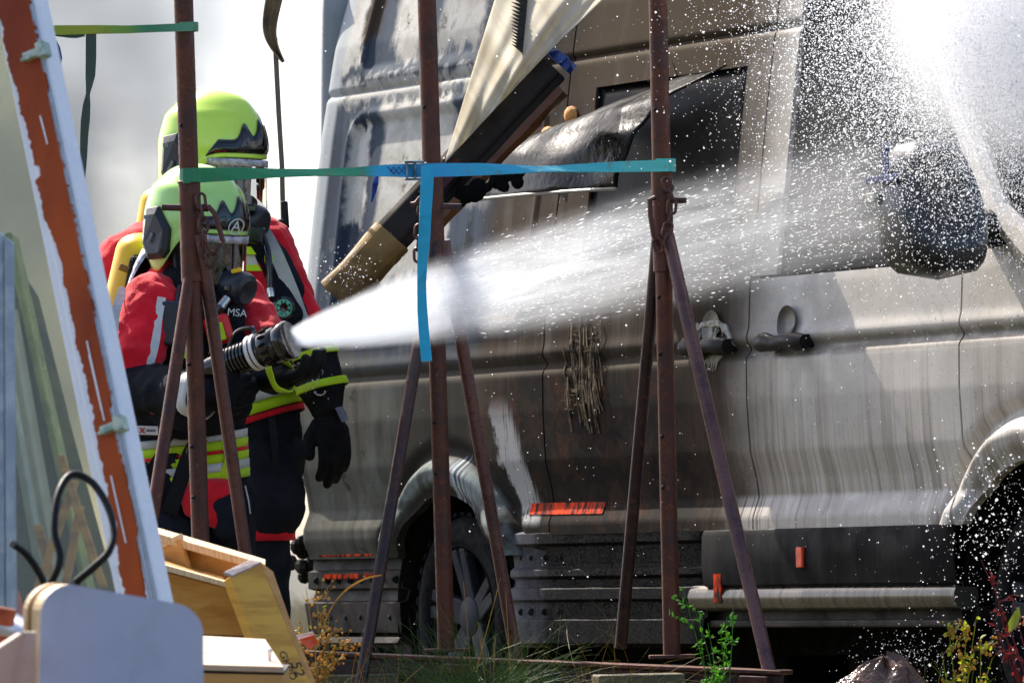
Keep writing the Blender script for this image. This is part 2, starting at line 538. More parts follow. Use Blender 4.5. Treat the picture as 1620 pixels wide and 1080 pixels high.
def panel(name, s0, s1, z0, z1, mat, ds=.012, dz=.009, circ=None, rects=(), rear=False, tadd=0, fold=.03, **k):
    ss = list(np.linspace(s0, s1, max(2, int((s1-s0)/ds)+1)))
    zz = list(np.linspace(z0, z1, max(2, int((z1-z0)/dz)+1)))
    for (a, b, c, d) in rects:
        for arr, vals in ((ss, (a, b)), (zz, (c, d))):
            for v in vals:
                i = int(np.argmin(np.abs(np.array(arr)-v))); arr[i] = v
    S, Z = np.meshgrid(np.array(ss), np.array(zz))
    kill = np.zeros(S.shape, bool)
    if circ:
        (cs, cz), r = circ
        rr = np.hypot(S-cs, Z-cz)
        kill = rr < r-.018
        m = rr < r
        m2 = m & (rr > 1e-6)
        S = np.where(m2, cs+(S-cs)*r/np.maximum(rr, 1e-6), S); Z = np.where(m2, cz+(Z-cz)*r/np.maximum(rr, 1e-6), Z)
        Z = np.maximum(Z, z0)
    T = side_t(S, Z)+tadd
    SX = S.copy()
    if rear:   # the tail leans forward towards the roof
        sh = .05*np.clip((Z-1.55)/1.0, 0, 1.1)**2
        SX = S+sh*sst(-.2, -1.13, S)
    vs = np.stack([SX, -T, Z], -1).reshape(-1, 3)
    nu, nv = S.shape[1], S.shape[0]
    fs = []
    for j in range(nv-1):
        zc = (zz[j]+zz[j+1])/2
        for i in range(nu-1):
            if circ and kill[j, i] + 0 + kill[j, i+1] + kill[j+1, i] + kill[j+1, i+1] >= 1: continue
            sx_ = (ss[i]+ss[i+1])/2
            if any(a < sx_ < b and c < zc < d for (a, b, c, d) in rects): continue
            b_ = j*nu+i
            fs.append((b_, b_+1, b_+nu+1, b_+nu))
    me = bpy.data.meshes.new(name)
    me.from_pydata(vs.tolist(), [], fs)
    bm = bmesh.new(); bm.from_mesh(me)
    bmesh.ops.dissolve_degenerate(bm, edges=bm.edges, dist=1e-5)
    bmesh.ops.delete(bm, geom=[v for v in bm.verts if not v.link_faces], context='VERTS')
    be = [e for e in bm.edges if e.is_boundary]
    ex = bmesh.ops.extrude_edge_only(bm, edges=be)
    for v in [g for g in ex['geom'] if isinstance(g, bmesh.types.BMVert)]:
        v.co.y += fold
    bmesh.ops.recalc_face_normals(bm, faces=bm.faces)
    bm.to_mesh(me); bm.free()
    me.materials.append(mat)
    me.polygons.foreach_set('use_smooth', [True]*len(me.polygons))
    try: me.set_sharp_from_angle(angle=R(50))
    except Exception: pass
    me.transform(VM)
    return tag(link(name, me, van), **k)

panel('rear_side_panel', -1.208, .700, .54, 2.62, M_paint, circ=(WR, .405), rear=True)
SW = (.90, 1.87, 1.46, 2.03)
sd_ = panel('sliding_door', .709, 2.012, .602, 2.40, M_paint, rects=(SW,))
fd = panel('front_door', 2.021, 3.245, .602, 1.365, M_paint)
panel('front_wing', 3.254, 4.45, .60, 1.40, M_paint, circ=(WF, .44))
panel('roof_side', .709, 2.75, 2.409, 2.62, M_paint, ds=.05, dz=.02)
panel('window_pillar', 2.021, 2.17, 1.374, 2.40, M_paint)
VX = dict(parent=van, xf=VM)
def T1(s, z): return float(side_t(np.array(s), np.array(z)))
def vp(s, z, out=0.0): return Vector((s, -T1(s, z)-out, z))

# glass of the sliding door and of the front door
mb = MB().grid(lambda u, v: vp(SW[0]+.004+(SW[1]-SW[0]-.008)*u, SW[2]+.004+(SW[3]-SW[2]-.008)*v, -.012), 20, 10)
mb.build('window', M_glass, smooth=True, solid=.004, **VX)
mb = MB()
mb.add([vp(2.175, 1.375, -.014), vp(3.42, 1.375, -.03), vp(3.38, 1.50, -.03), vp(2.86, 2.10, -.03), vp(2.70, 2.22, -.02), vp(2.175, 2.22, -.014)], [(0, 1, 2, 3, 4, 5)])
mb.build('door_window', M_glass, solid=.005, **VX)
mb = MB()
mb.tube([vp(2.17, 2.25), vp(2.68, 2.25), vp(2.90, 2.12), vp(3.42, 1.50), vp(3.62, 1.36, -.02)], [.035, .04, .04, .042, .05], 8)
mb.build('windscreen_pillar', M_paint, smooth=True, **VX)
mb = MB()
mb.grid(lambda u, v: Vector((3.62-.98*v+.12*math.sin(math.pi*u), .04+.08*v+1.9*u*(1-.04*v), 1.40+.98*v*.98)), 14, 8)
mb.build('windscreen', M_glass, smooth=True, solid=.006, **VX)
mb = MB()
mb.grid(lambda u, v: Vector((3.56+.86*v, -.0+.03+1.96*u, 1.385-.22*v**2+.05*math.sin(math.pi*u))), 14, 10)
mb.build('bonnet', M_paint, smooth=True, solid=.01, **VX)
# dark body behind the panels
def extr(poly, y0, y1):
    mb = MB()
    n = len(poly)
    vs = [(a, y0, b) for a, b in poly]+[(a, y1, b) for a, b in poly]
    mb.add(vs, [tuple(range(n)), tuple(range(2*n-1, n-1, -1))]+[(i, (i+1) % n, n+(i+1) % n, n+i) for i in range(n)])
    return mb
ex = extr([(-.98, 1.02), (-.98, 1.6), (-.86, 2.35), (-.7, 2.56), (2.4, 2.56), (2.62, 2.30), (3.45, 1.34), (3.5, 1.02)], .23, 1.8)
ex.build('body_shell', M_black, **VX)
ex = extr([(-1.0, .40), (-1.0, 1.01), (4.42, 1.01), (4.46, .40), (4.2, .30), (3.2, .22), (.5, .20), (-.6, .24)], .36, 1.75)
ex.build('floor_pan', M_black, **VX)
ex = MB().grid(lambda u, v: Vector((-.78+3.35*u, .26+1.46*v, 2.585+.07*math.sin(math.pi*v)-.02*math.cos(2*math.pi*u))), 12, 12)
ex.build('roof', M_paint, smooth=True, solid=.02, **VX)
ex = extr([(-1.0, .42), (-1.0, 1.55), (-.88, 2.40), (-.7, 2.58), (2.5, 2.58), (2.8, 2.25), (3.6, 1.40), (4.4, 1.2), (4.5, .5)], 1.90, 1.97)
ex.build('far_side_panel', M_paint, bevel=.03, **VX)
ex = MB().grid(lambda u, v: Vector((-1.20+.06*max(0, (v-.42)/.58)**2-.03*math.sin(math.pi*u), .14+1.68*u, .46+2.1*v)), 10, 16)
ex.build('rear_door', M_paint, smooth=True, solid=.03, **VX)
ex = MB().grid(lambda u, v: Vector((4.44+.10*math.sin(math.pi*u)+.03*math.sin(math.pi*v), .05+1.9*u, .35+.82*v)), 12, 10)
ex.build('front_bumper', M_dark, smooth=True, solid=.03, **VX)

for i_, (c_, s_) in enumerate((((1.0, .60, .20), (1.15, .5, .34)), ((2.5, .70, .19), (1.5, .5, .32)), ((-.78, .9, .28), (.5, 1.3, .44)))):
    MB().box(c_, s_).build(('fuel_tank', 'battery_box', 'spare_wheel_tray')[i_], M_black, bevel=.05, **VX)
# door handles in their recess dishes
def handle(px, py, w, pale):
    s, z = V(px, py)
    mb = MB()
    n = 14
    c = vp(s, z, .012)
    pts = [vp(s-w/2+w*i/9, z+.004*math.sin(i*1.3), .035+.012*math.sin(math.pi*i/9)) for i in range(10)]
    mb.tube(pts, [.026, .030, .028, .024, .022, .022, .023, .026, .028, .022], 10)
    mb.box(vp(s-w*.36, z, .015), (.05, .05, .04)); mb.box(vp(s+w*.36, z, .015), (.05, .05, .04))
    h = mb.build('handle', M_dark, smooth=True, **VX)
    mb = MB()
    mb.grid(lambda u, v: vp(s-.01+.055*math.cos(2*math.pi*u)*v, z+.062+.05*math.sin(2*math.pi*u)*v, .001+.012*v**4), 20, 5)
    mb.build('handle_dish', mat('dish_pale', lin(*pale), None, 30, .4), h, smooth=True, xf=VM)
    return h
handle(1138, 548, .26, (140, 132, 118))
handle(1258, 541, .26, (92, 86, 76))
# burst paint ring above the sliding-door handle
mb = MB()
def onv(px, py, o=.004):
    s, z = V(px, py); return vp(s, z, o)
arc = [onv(1136+31*math.cos(math.pi*k/14)+rng.normal(0, 1.2), 545-33*math.sin(math.pi*k/14)+rng.normal(0, 1.6)) for k in range(15)]
mb.tube(arc, [abs(rng.normal(.008, .003))+.003 for _ in arc], 6)
arc = [onv(1113-k*.4, 540-k*6, .006) for k in range(6)]
mb.tube(arc, [.007, .008, .006, .005, .004, .002], 6)
for k in range(16):
    x0 = rng.uniform(1112, 1164); y0 = rng.uniform(512, 545)
    mb.tube([onv(x0, y0), onv(x0+rng.normal(0, 3), y0+rng.uniform(3, 9)), onv(x0+rng.normal(0, 4), y0+rng.uniform(10, 20))], [.003, .0022, .001], 5)
for k in range(9):
    x0 = rng.uniform(1128, 1160)
    mb.tube([onv(x0, 562), onv(x0-3, 572), onv(x0-5, 562+rng.uniform(14, 26))], [.004, .003, .001], 5)
mb.build('paint_blister', mat('pale_blister', lin(196, 190, 174), lin(140, 132, 116), 40, .6), smooth=True, kind='stuff', **VX)

# wheels
def wheel(c, name='wheel'):
    cs, cz = c
    def at(r, d): return (r, d)
    mb = MB()
    mb.lathe([(.215, .05), (.235, .012), (.26, .0), (.30, .004), (.325, .018), (.340, .05), (.343, .09), (.343, .18), (.335, .21), (.30, .24), (.22, .24)], (cs, .02, cz), (0, 1, 0), 48, caps=False)
    w = mb.build(name, M_rubber, smooth=True, **VX)
    mb = MB()
    for k in range(40):
        a = 2*math.pi*k/40
        mb.box((cs+.341*math.cos(a), .135, cz+.341*math.sin(a)), (.012, .19, .026), Matrix.Rotation(-a, 3, 'Y'))
    mb.build('tread_block', M_rubber, w, xf=VM, kind='stuff')
    mb = MB()
    mb.lathe([(.243, .012), (.236, .004), (.228, .012), (.215, .05), (.205, .16), (.06, .17), (.001, .17)], (cs, .02, cz), (0, 1, 0), 40, caps=False)
    mb.build('rim', M_rimdark, w, smooth=True, xf=VM)
    for k in range(5):
        a0 = 2*math.pi*k/5+.42
        mb = MB()
        for off in (-.13, .13):
            p0 = Vector((.055*math.cos(a0+off*2.2), 0, .055*math.sin(a0+off*2.2)))
            p1 = Vector((.226*math.cos(a0+off), 0, .226*math.sin(a0+off)))
            d = (p1-p0).normalized(); wv = Vector((-d.z, 0, d.x))*.021
            o = Vector((cs, .0, cz))
            mb.slab([o+p0-wv*1.2+Vector((0, .062, 0)), o+p1-wv+Vector((0, .03, 0)), o+p1+wv+Vector((0, .03, 0)), o+p0+wv*1.2+Vector((0, .062, 0))], .035, Vector((0, 1, 0)))
        mb.build('spoke', M_alloy, w, bevel=.006, xf=VM)
    mb = MB().lathe([(.068, .05), (.066, .038), (.05, .030), (.001, .028)], (cs, .02, cz), (0, 1, 0), 24)
    mb.build('hub_cap', M_alloy, w, smooth=True, xf=VM)
wheel(WR)
wheel(WF)
# wheel housings
for c, r in ((WR, .43), (WF, .46)):
    mb = MB()
    mb.grid(lambda u, v: Vector((c[0]+r*math.cos(math.pi*(1.1*u-.05)), .0+.36*v+.012, c[1]+r*math.sin(math.pi*(1.1*u-.05)))), 28, 3)
    mb.build('wheel_housing', M_black, smooth=True, solid=.004, **VX)

# ridged sill between the wheels (heat-stripped), with drilled holes
def ridged(name, s0, s1, prof, mat, **k):
    mb = MB()
    n = 14
    vs = [Vector((s0+(s1-s0)*i/n, -tt+.004*math.sin(i*1.9+z*30), z)) for (tt, z) in prof for i in range(n+1)]
    fs = [(j*(n+1)+i, j*(n+1)+i+1, (j+1)*(n+1)+i+1, (j+1)*(n+1)+i) for j in range(len(prof)-1) for i in range(n)]
    mb.add(vs, fs)
    return mb.build(name, mat, smooth=True, solid=.004, bevel=.004, **VX)
rid = ridged('sill', .41, 1.70, [(-.03, .62), (.008, .607), (.010, .575), (-.012, .566), (-.014, .50), (.002, .488), (.004, .470), (-.012, .46), (-.012, .435), (.008, .427), (.010, .395), (-.008, .387), (-.008, .335), (.008, .327), (.010, .255), (-.04, .24)], M_ridge)
mb = MB()
for z in (.53, .355):
    for k in range(4):
        s = .47+k*.085+.02*math.sin(k*5)
        mb.ball(Vector((s, .022 if z > .4 else .012, z)), (.009, .02, .013), 10, 6)
mb.build('drilled_hole', M_holes, rid, smooth=True, xf=VM, kind='stuff')
rb = ridged('rear_corner_sill', -1.12, -.41, [(-.05, .56), (-.04, .50), (-.02, .495), (-.02, .44), (-.05, .432), (-.04, .395), (-.01, .388), (-.02, .29), (-.06, .28), (-.01, .27), (.0, .255), (-.05, .25), (-.05, .20), (.0, .195), (.0, .11), (-.05, .10)], M_burnt)
mb = MB()
for z, q in ((.467, .085), (.34, .11), (.225, .075)):
    for k in range(8):
        s = -1.04+k*q
        if s < -.44: mb.ball(Vector((s, .026 if z < .4 else .02, z)), (.009, .02, .014), 10, 6)
mb.build('drilled_hole', M_holes, rb, smooth=True, xf=VM, kind='stuff')
for (x0, x1, y) in ((500, 585, 877), (505, 585, 912)):
    a, z = V(x0, y); b, _ = V(x1, y)
    MB().box(((a+b)/2, .018, z), (b-a, .02, .018)).build('orange_strip', M_orstrip, label='scorched orange strip', bevel=.003, **VX)
# orange side marker strip over the sill
a, z = V(836, 805); b, z2 = V(958, 803)
mb = MB().grid(lambda u, v: vp(a+(b-a)*u, z-.018+.037*v+(z2-z)*u, .002), 16, 3)
mb.build('marker_strip', M_orstrip, solid=.002, label='orange reflective strip half burnt away', **VX)
# black side cladding with step strip under the front door
mb = MB()
n = 10
prof = [(-.03, .604), (.016, .600), (.022, .585), (.026, .50), (.020, .435), (.0, .425)]
vs = [Vector((1.72+(3.205-1.72)*i/n, -tt, z)) for (tt, z) in prof for i in range(n+1)]
mb.add(vs, [(j*(n+1)+i, j*(n+1)+i+1, (j+1)*(n+1)+i+1, (j+1)*(n+1)+i) for j in range(len(prof)-1) for i in range(n)])
mb.build('sill_cladding', M_clad, smooth=True, solid=.006, bevel=.004, **VX)
mb = MB().tube([(1.62, .02, .395), (2.4, .015, .395), (3.19, .02, .395)], .043, 14)
mb.build('side_step', M_step, smooth=True, **VX)
mb = MB().box((2.45, .03, .315), (1.50, .05, .022)).box((2.45, .09, .34), (1.55, .1, .05))
mb.build('step_flange', M_burnt, bevel=.006, **VX)
s, z = V(1280, 881)
MB().box((s, -.030, z), (.036, .014, .062)).build('side_reflector', M_orange, bevel=.003, **VX)
for px, py, w, h in ((1146, 925, .05, .11), (1216, 884, .008, .05)):
    s, z = V(px, py)
    MB().box((s, -.020, z), (w, .012, h)).build('side_reflector', M_orstrip, bevel=.003, label='burnt remnant of a side reflector', **VX)
# scorched rear lamp hanging loose at the tail corner
mb = MB()
for k in range(12):
    s, z = V(470+rng.uniform(-9, 12), 880+rng.uniform(-28, 38), -.1)
    mb.ball((s, .12+rng.uniform(-.03, .03), z), rng.uniform(.015, .035, 3), 7, 5)
mb.build('melted_rear_lamp', M_burnt, **VX)
s, z = V(478, 850, -.1)
MB().tube([(s-.02, .12, z+.02), (s+.03, .11, z+.06), (s+.05, .10, z-.01), (s+.02, .1, z-.07)], .004, 6).build('hanging_wire', M_black, **VX)

# mirror: big two-part housing on an arm
mb = MB()
def mirr(u, v):
    a = 2*math.pi*u
    zz = v*2-1
    w = (1-abs(zz)**3.2)**(1/3.2) if abs(zz) < 1 else 0
    ca, sa = math.cos(a), math.sin(a)
    x = math.copysign(abs(ca)**.6, ca)*.135*w*(1.0-.22*zz)
    y = math.copysign(abs(sa)**.6, sa)*.135*w*(1-.25*max(0, zz))
    return Vector((3.50+x-.03*zz, -.26+y, 1.500+.205*zz))
mb.grid(mirr, 36, 18)
mir = mb.build('mirror', mat('mirror_black', lin(20, 20, 23), lin(34, 34, 38), 9, .3, bump=.2), smooth=True, **VX)
MB().tube([(3.42, .02, 1.45), (3.44, -.08, 1.44), (3.46, -.2, 1.43)], [.06, .05, .05], 10).build('mirror_arm', M_dark, mir, smooth=True, xf=VM)
MB().box((3.40, -.392, 1.535), (.05, .02, .03)).build('mirror_indicator', mat('pale_lens', lin(190, 186, 176), None, 20, .3), mir, bevel=.004, xf=VM)
MB().box((3.46, -.396, 1.585), (.16, .012, .022), Matrix.Rotation(.0, 3, 'Y')).box((3.46, -.382, 1.63), (.022, .012, .12)).build('mirror_trim', mat('blue_sheen_trim', lin(30, 58, 120), lin(24, 40, 90), 30, .25), mir, bevel=.003, xf=VM)

# dark burnt-out patch of side with hinged camper window melted outwards
L = lambda px, py, t: (lambda q: Vector((q[0], -t, q[1])))(V(px, py, t))
top = [L(895, 200, .03), L(960, 165, .03), L(1040, 135, .02), L(1150, 103, .0)]
bot = [L(737, 316, .34), L(820, 306, .36), L(900, 300, .34), L(976, 297, .30)]
def bez(p, u):
    q = list(p)
    while len(q) > 1: q = [a.lerp(b, u) for a, b in zip(q, q[1:])]
    return q[0]
def flap(u, v):
    p = bez(top, u).lerp(bez(bot, u), v)
    p.y -= .085*math.sin(math.pi*v)**1.2*(.7+.3*u)
    p.z += .03*math.sin(math.pi*v)
    p += Vector((0, -.018*mnoise.noise(Vector((u*3, v*5, 1))), .012*mnoise.noise(Vector((u*6, v*4, 5)))))
    return p
mb = MB().grid(flap, 36, 28)
fl = mb.build('hinged_window', M_flap, smooth=True, solid=.005, label='melted hinged camper window bent outwards', **VX)
mb = MB().tube([bez(bot, u/12)+Vector((0, -.004, -.004)) for u in range(13)], .006, 6)
mb.build('window_edge', mat('pale_edge', lin(150, 146, 140), None, 30, .4), fl, smooth=True, xf=VM)
# foam insulation laid bare by the burnt window frame
mb = MB()
c_ = V(868, 212)
for k in range(16):
    s, z = c_[0]+rng.normal(0, .05), c_[1]+rng.normal(0, .03)
    mb.ball(vp(s, z, .008), (rng.uniform(.02, .05), .02, rng.uniform(.015, .03)), 8, 6)
mb.build('bare_insulation', mat('orange_foam', lin(206, 146, 84), lin(150, 96, 50), 30, .85, bump=.6), smooth=True, **VX)
# peeled paint curtain under the door handle line
mb = MB()
for k in range(60):
    px = rng.uniform(898, 955) if k < 44 else rng.uniform(905, 945)
    y0 = rng.uniform(495, 610); y1 = y0+rng.uniform(25, 120)
    dx = (y1-y0)*rng.uniform(.05, .22)
    s0, z0 = V(px, y0); s1, z1 = V(px+dx, min(y1, 685))
    mb.ribbon([vp(s0, z0, .003), vp((s0+s1)/2, (z0+z1)/2, .007), vp(s1, z1, .003)], [Vector((rng.uniform(.001, .0045), 0, 0))]*3, .0015)
for k in range(40):
    px, y0 = rng.uniform(900, 945), rng.uniform(520, 650)
    s0, z0 = V(px, y0); s1, z1 = V(px+rng.uniform(6, 18), y0-rng.uniform(-2, 4))
    mb.ribbon([vp(s0, z0, .004), vp(s1, z1, .004)], [Vector((0, 0, rng.uniform(.001, .003)))]*2, .0015)
mb.build('peeled_paint', mat('peeled_strip', lin(116, 102, 82), lin(36, 30, 26), 26, .8, spec=.1), kind='stuff', **VX)

# ------------------------------------------------------------------ rusty steel stands
def rust(name, c1, c2, c3, rough=.62):
    t = NT(name)
    n = t.noise(7, 6, .65); n2 = t.noise(45, 5, .7)
    c = t.mix(t.sm(.4, .62, n), c1, c2)
    c = t.mix(t.sm(.52, .68, n2)*.8, c, c3)
    t.set(color=c, rough=t.sm(.35, .65, n2, rough*.6, rough*1.1), metal=.25)
    t.bump(n2, .35, .003)
    return t.m
M_rust = rust('rusty_steel', lin(92, 46, 29), lin(64, 36, 28), lin(126, 70, 40))
M_rustdark = rust('dark_rusty_steel', lin(58, 34, 30), lin(40, 26, 26), lin(92, 52, 38), .5)
M_leg = rust('sky_tinted_leg_steel', lin(104, 70, 66), lin(78, 52, 52), lin(120, 76, 58), .42)  # right-hand legs: sky reflection put into a paler, purplish steel colour
M_chain = rust('chain_rust', lin(84, 46, 40), lin(50, 32, 34), lin(120, 70, 50), .5)

def link_mb(c, axis, side, L=.042, w=.024, r=.0042):
    """one chain link: a small stadium ring"""
    axis = Vector(axis).normalized(); side = Vector(side)
    side = (side-axis*side.dot(axis)).normalized()
    mb = MB(); n = 14
    pts = []
    for k in range(n):
        a = 2*math.pi*k/n
        pts.append(Vector(c)+axis*(math.cos(a)*w/2+math.copysign((L-w)/2, math.cos(a)))+side*math.sin(a)*w/2)
    m = 6
    nn = axis.cross(side)
    vs = []
    for k in range(n):
        t = (pts[(k+1) % n]-pts[k-1]).normalized()
        o = t.cross(nn)
        vs += [pts[k]+(o*math.cos(b)+nn*math.sin(b))*r for b in [2*math.pi*j/m for j in range(m)]]
    fs = [(k*m+j, k*m+(j+1) % m, ((k+1) % n)*m+(j+1) % m, ((k+1) % n)*m+j) for k in range(n) for j in range(m)]
    return mb.add(vs, fs)

def chain(path, root):
    pts = [Vector(p) for p in path]
    d = 0; step = .033
    segs = [(pts[i], pts[i+1]) for i in range(len(pts)-1)]
    tot = sum((b-a).length for a, b in segs)
    k = 0
    while d < tot:
        q = d
        for a, b in segs:
            l = (b-a).length
            if q <= l:
                c = a.lerp(b, q/l); ax = b-a
                break
            q -= l
        side = F_ if k % 2 else ax.cross(F_)
        link_mb(c, ax, side).build('chain_link', M_chain, root, smooth=True)
        d += step; k += 1

def stand(label, D, top, mid, bot, legs, pin, m=M_rust, handle=None, chn=None, r_up=.0265, r_sl=.030, r_lo=.0245):
    """top/mid/bot: pixels of the upright; mid is the y range of the wider sleeve"""
    pt, pb = P(*top, D), P(*bot, D)
    ax = (pb-pt)
    def along(y): return pt+ax*((y-top[1])/(bot[1]-top[1]))
    root = empty('steel_stand', (pb.x, pb.y, pb.z), label=label, cat='stand', group='rusty steel stands of the rack')
    tube = MB().tube([pt-ax.normalized()*.35, along(mid[0]), along(mid[0]+3)], r_up, 16).build('upper_tube', m, root, smooth=True)
    MB().tube([along(mid[0]), along(mid[1])], r_sl, 16).tube([along(mid[0]-1), along(mid[0]+3)], r_sl+.003, 16).build('sleeve', m, root, smooth=True, bevel=.002)
    lo = MB().tube([along(mid[1]-4), pb], r_lo, 16).build('lower_tube', m, root, smooth=True)
    mb = MB()
    for y in (mid[0]-88, mid[1]+40, mid[1]+130, mid[1]+260, mid[1]+340):
        c = along(y); mb.ball(c-F_*r_lo*.80-R_*r_lo*.62, .006, 8, 6)
    mb.build('bolt_hole', M_holes, lo, kind='stuff')
    MB().box(pb+Vector((0, 0, .004)), (.13, .11, .010)).build('foot_plate', m, root, bevel=.002)
    for (x0, y0, d0, x1, y1, d1, rr, ml) in legs:
        a, b = P(x0, y0, D+d0), P(x1, y1, D+d1)
        MB().tube([a, b], rr, 14).build('leg', ml, root, smooth=True)
    (x0, y0), (x1, y1) = pin
    MB().tube([P(x0, y0, D-.01), P(x1, y1, D-.01)], .009, 10).build('locking_pin', M_chain, root, smooth=True)
    if handle: MB().tube([P(x, y, D+dd) for x, y, dd in handle], .0075, 8).build('pin_handle', M_chain, root, smooth=True)
    if chn: chain([P(x, y, D+dd) for x, y, dd in chn], root)
    return root
stand('rusty steel stand in front of the two firefighters, foot behind the wooden crate', 19.0, (289, -40), (287, 446), (328, 1190),
      [(300, 440, -.01, 181, 1200, -.45, .018, M_rust), (316, 370, -.02, 434, 1195, .24, .0185, M_leg)],
      ((256, 328), (330, 330)), handle=[(320, 326, -.03), (330, 327, -.05), (340, 338, -.05), (350, 372, -.05), (353, 384, -.05)],
      chn=[(318, 318, -.045), (322, 352, -.05), (322, 390, -.05), (330, 420, -.05), (338, 402, -.05), (350, 384, -.05)])
stand('rusty steel stand in front of the van rear wheel, middle of the rack', 19.74, (674, -40), (258, 408), (706, 1030),
      [(690, 380, -.01, 554, 1180, -.48, .0175, M_rustdark), (702, 380, .0, 817, 1040, .16, .0185, M_leg)],
      ((660, 326), (730, 327)), m=M_rust, handle=[(676, 314, -.05), (664, 314, -.05), (658, 322, -.05), (650, 324, -.05)],
      chn=[(668, 330, -.045), (664, 355, -.045), (661, 385, -.045), (662, 410, -.045)])
stand('rusty steel stand in front of the sliding door handle, nearest the van cab', 19.72, (1040, -40), (262, 430), (1063, 1040),
      [(1042, 360, .0, 982, 1024, .26, .018, M_rustdark), (1056, 372, -.01, 1245, 1180, -.50, .0195, M_leg)],
      ((1046, 317), (1086, 317)), handle=[(1036, 313, -.04), (1028, 316, -.05), (1029, 340, -.05), (1034, 372, -.05), (1040, 388, -.04)],
      chn=[(1056, 292, -.045), (1064, 312, -.05), (1062, 335, -.05), (1056, 362, -.05), (1050, 384, -.05), (1042, 392, -.05), (1038, 380, -.05)])

# base rail on blocks
a, b = P(470, 1046, 19.75), P(1245, 1078, 19.25)
root = empty('steel_rail', tuple(a), label='long rusty steel beam lying under the stands in the weeds', cat='beam')
d = (b-a).normalized(); up = Vector((0, 0, 1)); sd = d.cross(up).normalized()
def bar(u0, u1, w, h, off, oz):
    q = [a+d*u0, a+d*u1]
    mb = MB()
    c = (q[0]+q[1])/2+sd*off+up*oz
    rot = Matrix((d, -sd, (d.cross(-sd)).normalized())).transposed()
    return mb.box(c, ((q[1]-q[0]).length, w, h), rot)
Lr = (b-a).length
bar(0, Lr, .12, .012, 0, .026).build('top_flange', M_rust, root, bevel=.003)
bar(0, Lr, .010, .14, .04, -.052).build('web', M_rustdark, root, bevel=.002)
bar(0, Lr, .12, .012, 0, -.126).build('bottom_flange', M_rustdark, root, bevel=.003)
for u in (.35, .95): bar(Lr*u-.04, Lr*u+.04, .03, .03, .07, .0).build('lug', M_rust, root, bevel=.004)
M_block = mat('wet_timber', lin(92, 84, 52), lin(52, 46, 30), 5, .6, bump=.4, bscale=30, stretch=(1, 6, 6))
for px, D, lb in ((1010, 19.2, 'short wet timber block under the rusty beam by the third stand'), (560, 19.6, 'dark timber block under the rusty beam below the van tail')):
    c = P(px, 1094, D)
    MB().box(c, (.24, .18, .10), Matrix.Rotation(.1, 3, 'Z')).box(c-up*.16, (.26, .2, .22)).build('timber_block', M_block, bevel=.006, org=(c.x, c.y, 0), label=lb, cat='block')

# ------------------------------------------------------------------ straps
def strap_mat(name, stops, dirt=lin(120, 110, 80)):
    """stops: (object x, colour)"""
    t = NT(name)
    c = stops[0][1]
    for (x0, c0), (x1, c1) in zip(stops, stops[1:]):
        c = t.mix(t.sm(x0, x1, t.x+(t.noise(9, 3)-.5)*.05), c, c1)
    c = t.mix(t.sm(.55, .7, t.noise(24, 4, .7))*.55, c, dirt)
    wv = t.noise(1, 1, .5, t.vec(t.x*30, t.y*30, t.z*260))
    t.set(color=c, rough=.7, sheen=.2)
    t.bump(wv, .5, .002)
    return t.m
def wvec(px, dep=0, scale=.0185):   # half-width vector of an upright band
    return Vector((0, dep, scale))
# long strap from the first to the third stand
D_ = lambda x: 18.96+(x-290)/(1058-290)*.72
pts, ws = [], []
wpts = [(289, 278, .0205), (320, 277, .0205), (380, 275, .017), (440, 274, .012), (500, 273, .010), (560, 272, .012), (610, 270, .0165), (655, 270, .019), (700, 269, .019), (760, 268, .0175), (810, 268, .013),
        (850, 268, .009), (880, 267, .0085), (920, 266, .012), (980, 264, .0155), (1058, 262, .017)]
org = P(289, 278, 18.95)
for x, y, w in wpts:
    pts.append(P(x, y, D_(x)))
    tw = math.acos(min(1, w/.0205))
    ws.append(Vector((0, .0205*math.sin(tw)*.6, w)))
root = empty('lashing_strap', tuple(org), label='long green and cyan lashing strap stretched between the first and third stand', cat='strap')
X = lambda px: float(P(px, 270, D_(px)).x-org.x)
M_strapA = strap_mat('green_cyan_webbing', [(X(290), lin(50, 132, 92)), (X(330), lin(40, 136, 84)), (X(560), lin(44, 150, 104)), (X(615), lin(50, 170, 214)), (X(640), lin(46, 160, 214)), (X(780), lin(46, 172, 206)), (X(960), lin(62, 184, 188)), (X(1000), lin(84, 190, 178))])
MB().ribbon(pts, ws, .0025).build('band', M_strapA, root)
# loops round the posts
for px, py, D, rr in ((302, 278, 19.0, .031), (1051, 262, 19.72, .031)):
    c = P(px, py, D)
    MB().ribbon([c+Vector((math.cos(k*.35)*rr, math.sin(k*.35)*rr, 0)) for k in range(19)], [Vector((0, 0, .0185))]*19, .0025).build('loop', M_strapA, root)
M_steelblue = mat('buckle_steel', lin(120, 140, 150), lin(60, 70, 80), 30, .35, metal=.8)
c = P(656, 270, D_(656)-.012)
mb = MB()
for dx in (-.022, 0.0, .022): mb.box(c+Vector((dx, 0, 0)), (.008, .016, .052))
for dz in (-.024, .024): mb.box(c+Vector((0, 0, dz)), (.056, .016, .006))
mb.build('buckle', M_steelblue, root, bevel=.002)
M_stitch = mat('stitching', lin(20, 50, 110), None, 50, .6)
mb = MB()
for k in range(4):
    q = P(610+k*8.5, 270, D_(620)-.004)
    mb.ribbon([q+Vector((-.008, 0, -.010)), q+Vector((.008, 0, .010))], [Vector((.0015, 0, 0))]*2, .001).ribbon([q+Vector((-.008, 0, .010)), q+Vector((.008, 0, -.010))], [Vector((.0015, 0, 0))]*2, .001)
mb.build('stitching', M_stitch, root)
M_cyan = strap_mat('cyan_webbing', [(-5, lin(34, 168, 210)), (5, lin(40, 182, 220))], lin(90, 150, 150))
